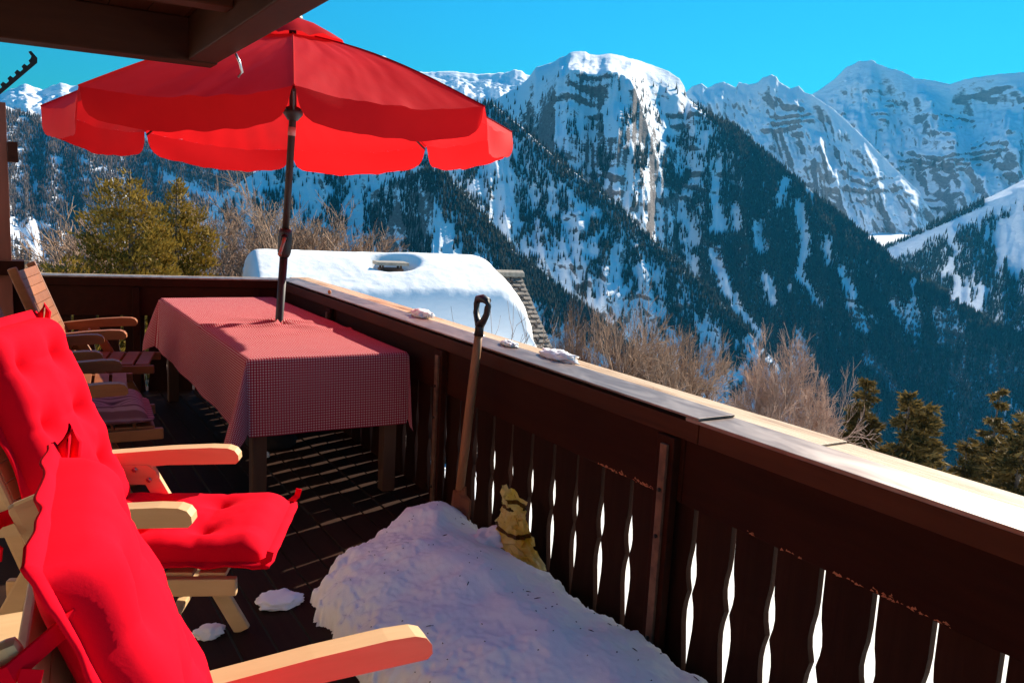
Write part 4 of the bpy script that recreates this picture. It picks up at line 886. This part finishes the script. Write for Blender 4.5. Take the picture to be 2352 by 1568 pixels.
zz_ = [0.25, 0.215, 0.205, 0.10, 0.0]; hw = [0.021, 0.032, 0.080, 0.085, 0.075]
V = []
for z, w_ in zip(zz_, hw):
    for s_ in (-1, -0.4, 0.4, 1):
        V.append((0.118 * z * 0.9 + (0.012 if abs(s_) > 0.5 else -0.004), s_ * w_ + 0.045 * z, z))
V2 = [(a + 0.010, b, c) for a, b, c in V]; n_ = len(V); F = []
for i in range(4):
    for j in range(3):
        a = i * 4 + j; F.append((a, a + 1, a + 5, a + 4)); F.append((a + n_, a + 4 + n_, a + 5 + n_, a + 1 + n_))
    F.append((i * 4, (i + 1) * 4, (i + 1) * 4 + n_, i * 4 + n_)); F.append((i * 4 + 3, i * 4 + 3 + n_, (i + 1) * 4 + 3 + n_, (i + 1) * 4 + 3))
F.append((0, n_, n_ + 1, 1)); F.append((1, n_ + 1, n_ + 2, 2)); F.append((2, n_ + 2, n_ + 3, 3)); F += [(16, 17, 17 + n_, 16 + n_), (17, 18, 18 + n_, 17 + n_), (18, 19, 19 + n_, 18 + n_)]
mesh_obj('blade', V + V2, F, wood('shovel_blade', (0.12, 0.035, 0.012), (0.24, 0.08, 0.03), (3, 3, 0.6)), sh)

# ------------------------------------------------------------------ snow and litter on the balcony
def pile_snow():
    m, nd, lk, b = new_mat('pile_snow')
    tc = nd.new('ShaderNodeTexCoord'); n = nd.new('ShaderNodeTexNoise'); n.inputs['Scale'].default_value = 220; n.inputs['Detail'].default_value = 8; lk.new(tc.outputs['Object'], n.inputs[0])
    b.inputs['Base Color'].default_value = (0.93, 0.885, 0.86, 1); b.inputs['Roughness'].default_value = 0.7  # warm tint painted into the snow, standing in for reddish bounced light
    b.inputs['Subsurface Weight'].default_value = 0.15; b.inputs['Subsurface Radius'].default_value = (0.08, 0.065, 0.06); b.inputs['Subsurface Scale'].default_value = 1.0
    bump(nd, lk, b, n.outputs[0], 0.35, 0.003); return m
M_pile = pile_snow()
gx = np.linspace(0.70, 1.86, 190); gy = np.linspace(0.9, 3.62, 330); X_, Y_ = np.meshgrid(gx, gy, indexing='ij')
outl = np.array([[1.75, 3.50], [1.62, 3.47], [1.45, 3.32], [1.28, 3.25], [1.10, 3.16], [0.97, 2.98], [0.93, 2.78], [0.95, 2.60], [0.92, 2.42], [0.93, 2.2], [0.98, 1.9], [1.05, 1.5], [1.2, 1.1], [1.5, 1.0], [1.86, 1.05], [1.86, 2.0], [1.83, 2.3], [1.855, 2.55], [1.84, 2.8], [1.80, 3.05], [1.83, 3.25]])
def inside(px, py, poly):
    c = np.zeros(px.shape, bool); d = np.full(px.shape, 9.0); n = len(poly)
    for i in range(n):
        (x0, y0), (x1, y1) = poly[i], poly[(i + 1) % n]
        cond = ((y0 > py) != (y1 > py)); xi = x0 + (py - y0) / ((y1 - y0) if y1 != y0 else 1e-9) * (x1 - x0); c ^= cond & (px < xi)
        vx, vy = x1 - x0, y1 - y0; t = np.clip(((px - x0) * vx + (py - y0) * vy) / (vx * vx + vy * vy), 0, 1); d = np.minimum(d, np.hypot(px - x0 - t * vx, py - y0 - t * vy))
    return np.where(c, d, -d)
D_ = inside(X_, Y_, outl) + 0.035 * fbm(X_ * 9, Y_ * 9, 0.3, octv=4) + 0.012 * fbm(X_ * 45, Y_ * 45, 0.7, octv=2)
Hh = 0.065 * np.sqrt(np.clip(D_ / 0.04, 0, 1)) + 0.135 * np.sqrt(np.clip(D_ / 0.42, 0, 1)) * smooth(-0.02, 0.12, D_) + 0.05 * smooth(0.1, 0.5, D_) * (0.5 + fbm(X_ * 2.6, Y_ * 2.6, 4.0, octv=2)) + (0.012 * fbm(X_ * 3.0, Y_ * 3.0, 2.0, octv=2, gain=0.4) + 0.0010 * fbm(X_ * 50, Y_ * 50, 3.0, octv=2)) * smooth(0, 0.08, D_) + 0.09 * np.exp(-(((X_ - 1.5) / 0.2) ** 2 + ((Y_ - 3.2) / 0.16) ** 2)) * smooth(0, 0.12, D_)
Hh = np.where(D_ > 0, Hh, -0.01)
keepv = D_ > -0.02
q = np.arange(X_.size).reshape(X_.shape); Fq = np.stack([q[:-1, :-1], q[1:, :-1], q[1:, 1:], q[:-1, 1:]], -1).reshape(-1, 4)
Fq = Fq[keepv.ravel()[Fq].all(1)]; used = np.unique(Fq); remap = np.zeros(X_.size, int); remap[used] = np.arange(len(used))
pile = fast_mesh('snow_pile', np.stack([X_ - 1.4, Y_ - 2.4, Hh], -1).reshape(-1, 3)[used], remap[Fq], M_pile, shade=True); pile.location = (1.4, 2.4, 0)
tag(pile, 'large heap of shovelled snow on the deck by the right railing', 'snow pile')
dm = plain('needle_litter', (0.05, 0.02, 0.012), 0.9); r = np.random.default_rng(77); DV = []; DF = []
for k in range(170):
    i, j = r.integers(10, 180), r.integers(60, 320)
    if D_[i, j] < 0.05: continue
    p = np.array([X_[i, j], Y_[i, j], Hh[i, j] + 0.0012]); L = r.choice([0.0025, 0.003, 0.004, 0.012], p=[0.4, 0.3, 0.2, 0.1]); a = r.uniform(0, 6.28)
    e = np.array([math.cos(a), math.sin(a), 0.1]) * L; f = np.array([-math.sin(a), math.cos(a), 0]) * 0.0017; b0 = len(DV)
    DV += [p - e - f, p + e - f, p + e + f, p - e + f, p + np.array([0, 0, 0.003])]; DF += [(b0, b0 + 1, b0 + 4), (b0 + 1, b0 + 2, b0 + 4), (b0 + 2, b0 + 3, b0 + 4), (b0 + 3, b0, b0 + 4)]
tag(mesh_obj('needle_litter', DV, DF, dm), 'fine dark needles and crumbs scattered over the snow heap', 'litter', kind='stuff')
def lump(name, label, loc, size, seed, mat=None, cat='snow', flat=0.6, sub=4, rough=0.35):
    bm = bmesh.new(); bmesh.ops.create_icosphere(bm, subdivisions=sub, radius=1.0)
    co = np.array([v.co[:] for v in bm.verts]); n = 1 + rough * fbm(co[:, 0] * 1.6 + seed, co[:, 1] * 1.6, co[:, 2] * 1.6, octv=4, gain=0.6)
    co = co * n[:, None] * np.array(size); co[:, 2] = np.maximum(co[:, 2], -size[2] * flat)
    for v, c in zip(bm.verts, co): v.co = c + np.array([0, 0, size[2] * flat])
    o = bm_obj(name, bm, mat or M_pile, None, shade=True); o.location = loc
    return tag(o, label, cat)
lump('snow_lump', 'melting snow clump on the rail behind the table', (2.02, 4.35, 0.884), (0.05, 0.10, 0.028), 3.0)
lump('snow_lump', 'tiny icy snow patch on the rail halfway to the shovel', (2.03, 3.72, 0.872), (0.03, 0.05, 0.010), 5.0)
lump('snow_lump', 'icy snow crumbs on the rail just behind the shovel grip', (1.99, 3.33, 0.888), (0.03, 0.07, 0.014), 7.0)
lump('snow_lump', 'long rounded snow clump on the rail right of the shovel', (2.03, 2.98, 0.882), (0.045, 0.12, 0.026), 9.0)
lump('snow_lump', 'small snow ball on the deck in front of the table leg', (1.285, 4.88, 0.0), (0.025, 0.025, 0.022), 11.0)
lump('snow_lump', 'ragged snow scrap left of the large heap', (0.85, 3.02, 0.0), (0.09, 0.07, 0.022), 13.0, rough=0.28)
lump('snow_lump', 'grey snow scrap under the front red chair', (0.57, 2.88, 0.0), (0.055, 0.04, 0.02), 15.0, rough=0.28)
lump('snow_lump', 'icy lump between the heap and the yellow bag', (1.70, 2.93, 0.07), (0.10, 0.09, 0.07), 17.0)
lump('cork', 'small orange stub lying on the rail near the far corner', (1.885, 5.55, 0.887), (0.012, 0.012, 0.014), 2.0, plain('cork', (0.6, 0.25, 0.1), 0.8), 'cork', 0.9, 2, 0.1)
def bag_mat():
    m, nd, lk, b = new_mat('yellow_bag_film')
    tc = nd.new('ShaderNodeTexCoord'); n = nd.new('ShaderNodeTexNoise'); n.inputs['Scale'].default_value = 9; n.inputs['Detail'].default_value = 4; lk.new(tc.outputs['Object'], n.inputs[0])
    w = nd.new('ShaderNodeTexWave'); w.inputs['Scale'].default_value = 3.2; w.inputs['Distortion'].default_value = 6; w.bands_direction = 'Z'; lk.new(tc.outputs['Object'], w.inputs[0])
    r = ramp(nd, [(0.3, (0.72, 0.48, 0.04)), (0.7, (0.92, 0.82, 0.45))]); lk.new(n.outputs[0], r.inputs[0])
    d = ramp(nd, [(0.90, (1, 1, 1)), (0.93, (0.16, 0.09, 0.04))]); lk.new(w.outputs[0], d.inputs[0])
    mu = nd.new('ShaderNodeMix'); mu.data_type = 'RGBA'; mu.blend_type = 'MULTIPLY'; mu.inputs[0].default_value = 1.0; lk.new(r.outputs[0], mu.inputs[6]); lk.new(d.outputs[0], mu.inputs[7])
    lk.new(mu.outputs[2], b.inputs['Base Color']); b.inputs['Roughness'].default_value = 0.25
    t = nd.new('ShaderNodeBsdfTranslucent'); lk.new(mu.outputs[2], t.inputs[0]); mx = nd.new('ShaderNodeMixShader'); mx.inputs[0].default_value = 0.6
    lk.new(b.outputs[0], mx.inputs[1]); lk.new(t.outputs[0], mx.inputs[2]); lk.new(mx.outputs[0], nd['Material Output'].inputs[0]); return m
nr, nz_ = 26, 22; BV = []
rb_ = np.random.default_rng(4)
for j in range(nz_):
    t = j / (nz_ - 1); w_ = np.interp(t, [0, 0.15, 0.45, 0.7, 0.85, 1.0], [0.060, 0.085, 0.072, 0.056, 0.046, 0.056]); ln = 2.1 - 0.8 * t
    for i in range(nr):
        a = 2 * math.pi * i / nr; k_ = 1 + 0.30 * float(noise(math.cos(a) * 2.2 + 5, math.sin(a) * 2.2, t * 7.0)) + 0.16 * rb_.uniform(-1, 1)
        BV.append((math.cos(a) * w_ * k_ * 0.75, math.sin(a) * w_ * k_ * ln + 0.055 * t + 0.02, t * 0.27 + 0.012 * rb_.uniform(-1, 1) + 0.035 * t * math.sin(a)))
BF = [(j * nr + i, j * nr + (i + 1) % nr, (j + 1) * nr + (i + 1) % nr, (j + 1) * nr + i) for j in range(nz_ - 1) for i in range(nr)]
bag = mesh_obj('plastic_bag', BV, BF, bag_mat()); bag.location = (1.775, 2.80, 0.055)
tag(bag, 'crumpled yellow plastic bag stuck between the snow heap and the railing', 'bag')

# ------------------------------------------------------------------ folding chairs and their cushions
M_beech = wood('beech_wood', (0.55, 0.33, 0.15), (0.72, 0.47, 0.24), (0.6, 4, 4), rough=0.45, strength=0.1)
M_teak = wood('teak_wood', (0.15, 0.042, 0.012), (0.36, 0.125, 0.040), (0.6, 4, 4), rough=0.5, strength=0.15)
M_steel = plain('screw_steel', (0.35, 0.3, 0.28), 0.35, 0.8, 30)
def chair(label, loc, rz, mat, group, nslat=11, fwd=0.0):
    """folding recliner: x forward, y to its left, arms rise gently to a rounded front end"""
    c = tag(empty('folding_chair', (*loc, 0.0), RAD(rz)), label, 'chair', group)
    for s in (-1, 1):
        y = s * 0.245
        bar('seat_rail', (-0.20, y, 0.395), (0.42, y, 0.405), 0.028, 0.052, mat, c, bevel=0.006)
        bar('back_upright', (-0.10, y, 0.36), (-0.352, y, 1.02), 0.028, 0.055, mat, c, up=(0.93, 0, 0.35), bevel=0.012)
        arm_poly = [(-0.33, 0.560), (-0.33, 0.595), (-0.15, 0.628), (0.05, 0.652), (0.18, 0.661), (0.235, 0.660), (0.258, 0.652), (0.270, 0.636), (0.272, 0.617), (0.262, 0.606), (0.05, 0.598), (-0.15, 0.574)]
        prism('armrest', [(x + fwd * smooth(-0.2, 0.15, x), z) for x, z in arm_poly], 1, s * 0.292 - 0.027, s * 0.292 + 0.027, mat, c, bevel=0.007)
        for nm, x1, x0 in (('leg', 0.33, 0.01), ('leg', -0.36, -0.05)):
            o = bar(nm, (x0, s * (0.274 if x1 > 0 else 0.279), 0.585), (x1, s * (0.274 if x1 > 0 else 0.279), 0.0), 0.024 if x1 > 0 else 0.020, 0.055, mat, c, up=(1, 0, 0.4), bevel=0.006)
        pl = prism('hinge_plate', [(-0.07, 0.53), (0.03, 0.53), (0.05, 0.575), (0.02, 0.598), (-0.06, 0.596), (-0.09, 0.57)], 1, s * 0.2585, s * 0.2615, mat, c)
        for x, z in ((-0.055, 0.545), (0.025, 0.548), (-0.02, 0.582)):
            tube('screw', [(x, s * 0.2575, z), (x, s * 0.253, z)], 0.0085, M_steel, pl, 10)
    for i in range(6): box('seat_slat', (-0.15 + i * 0.092, -0.23, 0.421), (-0.15 + i * 0.092 + 0.075, 0.23, 0.437), mat, c, 0.003)
    for i in range(nslat):
        t = 0.10 + 0.86 * (i + 0.5) / nslat; p = Vector((-0.10, 0, 0.36)).lerp(Vector((-0.352, 0, 1.02)), t); d = Vector((-0.285, 0, 0.745)).normalized(); nrm_ = Vector((0.934, 0, 0.357))
        q_ = p + nrm_ * 0.018
        bar('back_slat', (q_.x, -0.229, q_.z), (q_.x, 0.229, q_.z), 0.86 * 0.80 / nslat * 0.86, 0.014, mat, c, up=tuple(nrm_), bevel=0.003)
    for x, z in ((0.20, 0.235), (-0.24, 0.205)): bar('crossbar', (x, -0.27, z), (x, 0.27, z), 0.03, 0.02, mat, c)
    return c
M_red = fabric('red_cushion', (0.78, 0.0015, 0.016), 0.0, wrinkle=9.0, var=0.06)
def pad(name, L, Wd, th, tufts, mat, parent, seed=0.0, rows=64, cols=44, folds=0.0):
    """a quilted slab in local x (length) y (width) z (up): puffed between buttons, with a stitched flange"""
    u = np.linspace(0, 1, rows); v = np.linspace(-1, 1, cols); U, Vv = np.meshgrid(u, v, indexing='ij')
    x = U * L; y = Vv * Wd / 2
    ex = np.minimum(x, L - x); ey = Wd / 2 - np.abs(y)
    puff = np.sqrt(np.clip(1 - (1 - np.clip(ex / 0.075, 0, 1)) ** 2, 0, 1)) * np.sqrt(np.clip(1 - (1 - np.clip(ey / 0.075, 0, 1)) ** 2, 0, 1))
    dip = np.zeros_like(x)
    for tx, ty in tufts:
        dd = np.hypot(x - tx, y - ty); dip = np.maximum(dip, np.exp(-(dd / 0.045) ** 1.1) * 0.72)
        dip = np.maximum(dip, 0.34 * np.exp(-np.abs(x - tx) / 0.028) * np.exp(-np.abs(y - ty) / 0.12))
        dip = np.maximum(dip, 0.16 * np.exp(-np.abs(y - ty) / 0.025) * np.exp(-np.abs(x - tx) / 0.10))
    top = th * puff * (1 - dip) * (1 + 0.10 * fbm(x * 7 + seed, y * 7, seed, octv=3)) + folds * fbm(x * 26 + seed, y * 8, 1.0, octv=2) * puff
    bot = -0.38 * th * puff
    pts = np.concatenate([np.stack([x, y, top], -1).reshape(-1, 3), np.stack([x, y, bot], -1).reshape(-1, 3)])
    q = np.arange(rows * cols).reshape(rows, cols); Ft = np.stack([q[:-1, :-1], q[1:, :-1], q[1:, 1:], q[:-1, 1:]], -1).reshape(-1, 4)
    o = fast_mesh(name, pts, np.concatenate([Ft, Ft[:, ::-1] + rows * cols]), mat, parent, shade=True)
    ring = np.concatenate([q[:, 0], q[-1, 1:], q[-2::-1, -1], q[0, -2:0:-1]]); P0 = np.stack([x, y, np.zeros_like(x)], -1).reshape(-1, 3)[ring]
    ctr = np.array([L / 2, 0, 0]); n = len(ring); out = P0 - ctr; out /= np.array([L / 2, Wd / 2, 1]); m_ = np.abs(out).max(1, keepdims=True); out = np.where(np.abs(out) > 0.93 * m_, np.sign(out), 0); 
    out = out / np.maximum(np.linalg.norm(out, axis=1)[:, None], 1e-6)
    zz = 0.012 * fbm(np.arange(n) * 0.09 + seed, seed, octv=2)
    P1 = P0 + out * 0.026; P1[:, 2] += zz; Pm = P0 - out * 0.006
    VV = np.concatenate([Pm + [0, 0, 0.004], P1 + [0, 0, 0.003], P1 - [0, 0, 0.003], Pm - [0, 0, 0.004]]); F = []
    for a in range(3):
        F += [(a * n + i, (a + 1) * n + i, (a + 1) * n + (i + 1) % n, a * n + (i + 1) % n) for i in range(n)]
    fast_mesh('flange', VV, np.array(F), mat, o, shade=True)
    return o
def ribbon(name, pts, w, mat, parent):
    V = []; F = []
    for i, p in enumerate(pts):
        p = Vector(p); d = (Vector(pts[min(i + 1, len(pts) - 1)]) - Vector(pts[max(i - 1, 0)])).normalized(); s = d.cross(Vector((0.2, 0.9, 0.4))).normalized() * w / 2; t = d.cross(s).normalized() * 0.0015
        V += [p - s - t, p + s - t, p + s + t, p - s + t]
    for i in range(len(pts) - 1):
        for k in range(4): F.append((i * 4 + k, i * 4 + (k + 1) % 4, (i + 1) * 4 + (k + 1) % 4, (i + 1) * 4 + k))
    F += [(3, 2, 1, 0), tuple((len(pts) - 1) * 4 + k for k in range(4))]
    return mesh_obj(name, V, F, mat, parent)
def red_cushion(label, loc, rz, seed, seat_len=0.56, th=0.095):
    c = tag(empty('chair_cushion', (*loc, 0.0), RAD(rz)), label, 'cushion', 'red cushions on the beech chairs')
    b = pad('back_section', 0.665, 0.455, th, [(x, y) for x in (0.18, 0.36, 0.54) for y in (-0.11, 0.11)], M_red, c, seed, folds=0.0012)
    # stand it against the slats: local x up along the back, local z forward
    d = Vector((-0.285, 0, 0.745)).normalized(); f = Vector((d.z, 0, -d.x)); y = Vector((0, -1, 0)); y = f.cross(d)
    M = Matrix(((d.x, y.x, f.x, 0), (d.y, y.y, f.y, 0), (d.z, y.z, f.z, 0), (0, 0, 0, 1)))
    p0 = Vector((-0.10, 0, 0.36)) + d * 0.09 + f * 0.070
    b.matrix_local = Matrix.Translation(p0) @ M
    s = pad('seat_section', seat_len, 0.49, 0.066, [(x, y) for x in (0.18, 0.38) for y in (-0.11, 0.11)], M_red, c, seed + 4, folds=0.0012)
    s.location = (-0.085, 0, 0.464); s.rotation_euler = (0, RAD(-1.0), 0)
    top = p0 + d * 0.60
    for sy in (-1, 1):
        ribbon('tie_strap', [top + Vector((0.01, sy * 0.22, 0.0)), top + Vector((-0.05, sy * 0.268, -0.03)), top + Vector((-0.105, sy * 0.272, -0.05)), top + Vector((-0.125, sy * 0.235, -0.06)), top + Vector((-0.10, sy * 0.20, -0.08))], 0.028, M_red, c)
        ribbon('tie_strap', [top + Vector((-0.03, sy * 0.265, -0.03)), top + Vector((-0.045, sy * 0.285, -0.09)), top + Vector((-0.03, sy * 0.28, -0.16)), top + Vector((-0.05, sy * 0.285, -0.22))], 0.022, M_red, c)
        ribbon('corner_tab', [Vector((seat_len - 0.09, sy * 0.255, 0.478)), Vector((seat_len - 0.068, sy * 0.268, 0.495)), Vector((seat_len - 0.062, sy * 0.272, 0.52))], 0.020, M_red, c)
    tube('hanging_loop', [top + Vector((0.0, 0.240, 0.03)), top + Vector((0.004, 0.250, 0.075)), top + Vector((-0.004, 0.246, 0.10)), top + Vector((-0.016, 0.242, 0.07)), top + Vector((-0.02, 0.238, 0.03))], [0.010, 0.009, 0.008, 0.009, 0.010], M_red, c, 8)
    return c
GR = 'light beech chairs with red cushions'
C1 = ((0.265, 2.755), -25); C2 = ((0.345, 1.20), -5)
chair('light beech folding chair whose seat faces the snow heap', *C1, M_beech, GR, fwd=0.045)
chair('light beech folding chair nearest the camera, cut off at the lower left', *C2, M_beech, GR, fwd=0.075)
red_cushion('tufted red cushion with back and seat on the farther beech chair', *C1, 1.0, 0.58)
red_cushion('puffy red cushion on the nearest beech chair at lower left', *C2, 6.0, 0.46, 0.08)
GD = 'dark teak chairs along the table'
chair('dark slatted teak chair at the far end of the table, its back half in sun', (0.44, 6.0), -13, M_teak, GD)
chair('dark teak chair in the middle of the row beside the table', (0.20, 5.25), -6, M_teak, GD)
chair('dark teak chair with the striped seat pad, closest of the dark row', (0.21, 4.38), -4, M_teak, GD)
def striped():
    m, nd, lk, b = new_mat('striped_pad_cloth'); tc = nd.new('ShaderNodeTexCoord'); w = nd.new('ShaderNodeTexWave'); w.inputs['Scale'].default_value = 9; w.inputs['Distortion'].default_value = 0.4; w.bands_direction = 'Y'
    lk.new(tc.outputs['Object'], w.inputs[0]); r = ramp(nd, [(0.25, (0.16, 0.045, 0.05)), (0.6, (0.36, 0.17, 0.16))]); lk.new(w.outputs[0], r.inputs[0]); lk.new(r.outputs[0], b.inputs['Base Color']); b.inputs['Roughness'].default_value = 0.9; return m
sp = tag(empty('seat_pad', (0.21, 4.38, 0.0), RAD(-4)), 'striped maroon seat pad on the closest dark chair', 'cushion')
s_ = pad('pad', 0.46, 0.44, 0.075, [(0.15, -0.1), (0.15, 0.1), (0.31, -0.1), (0.31, 0.1)], striped(), sp, 3.0); s_.location = (-0.10, 0, 0.466)
# light wooden stool peeking in at the left edge
st = tag(empty('stool', (-0.16, 1.95, 0.0)), 'light wooden stool at the left edge behind the nearest red chair', 'stool')
for k in range(3): box('seat_plank', (-0.20 + k * 0.13, -0.16, 0.50), (-0.20 + k * 0.13 + 0.125, 0.17, 0.545), M_beech, st)
for x in (-0.17, 0.135):
    for y in (-0.13, 0.12): box('leg', (x - 0.022, y - 0.022, 0.0), (x + 0.022, y + 0.022, 0.499), M_beech, st)
box('apron', (-0.19, -0.145, 0.42), (0.16, -0.125, 0.498), M_beech, st); box('apron', (-0.19, 0.125, 0.42), (0.16, 0.145, 0.498), M_beech, st)

# ------------------------------------------------------------------ the blue air between here and the far range
bmh = bmesh.new(); add_box(bmh, (-8300, -8300, -760), (8300, 8300, 1900))
hz = bm_obj('haze', bmh, None)
mh = bpy.data.materials.new('haze'); mh.use_nodes = True
hn = mh.node_tree.nodes; hl = mh.node_tree.links
hn.remove(hn['Principled BSDF'])
pv = hn.new('ShaderNodeVolumePrincipled'); pv.inputs['Color'].default_value = (0.04, 0.52, 1.0, 1); pv.inputs['Density'].default_value = 2.5e-5; pv.inputs['Anisotropy'].default_value = 0.2
hl.new(pv.outputs[0], hn['Material Output'].inputs['Volume'])
hz.data.materials.append(mh); tag(hz, 'thin blue haze filling the valley air', 'haze', kind='stuff')
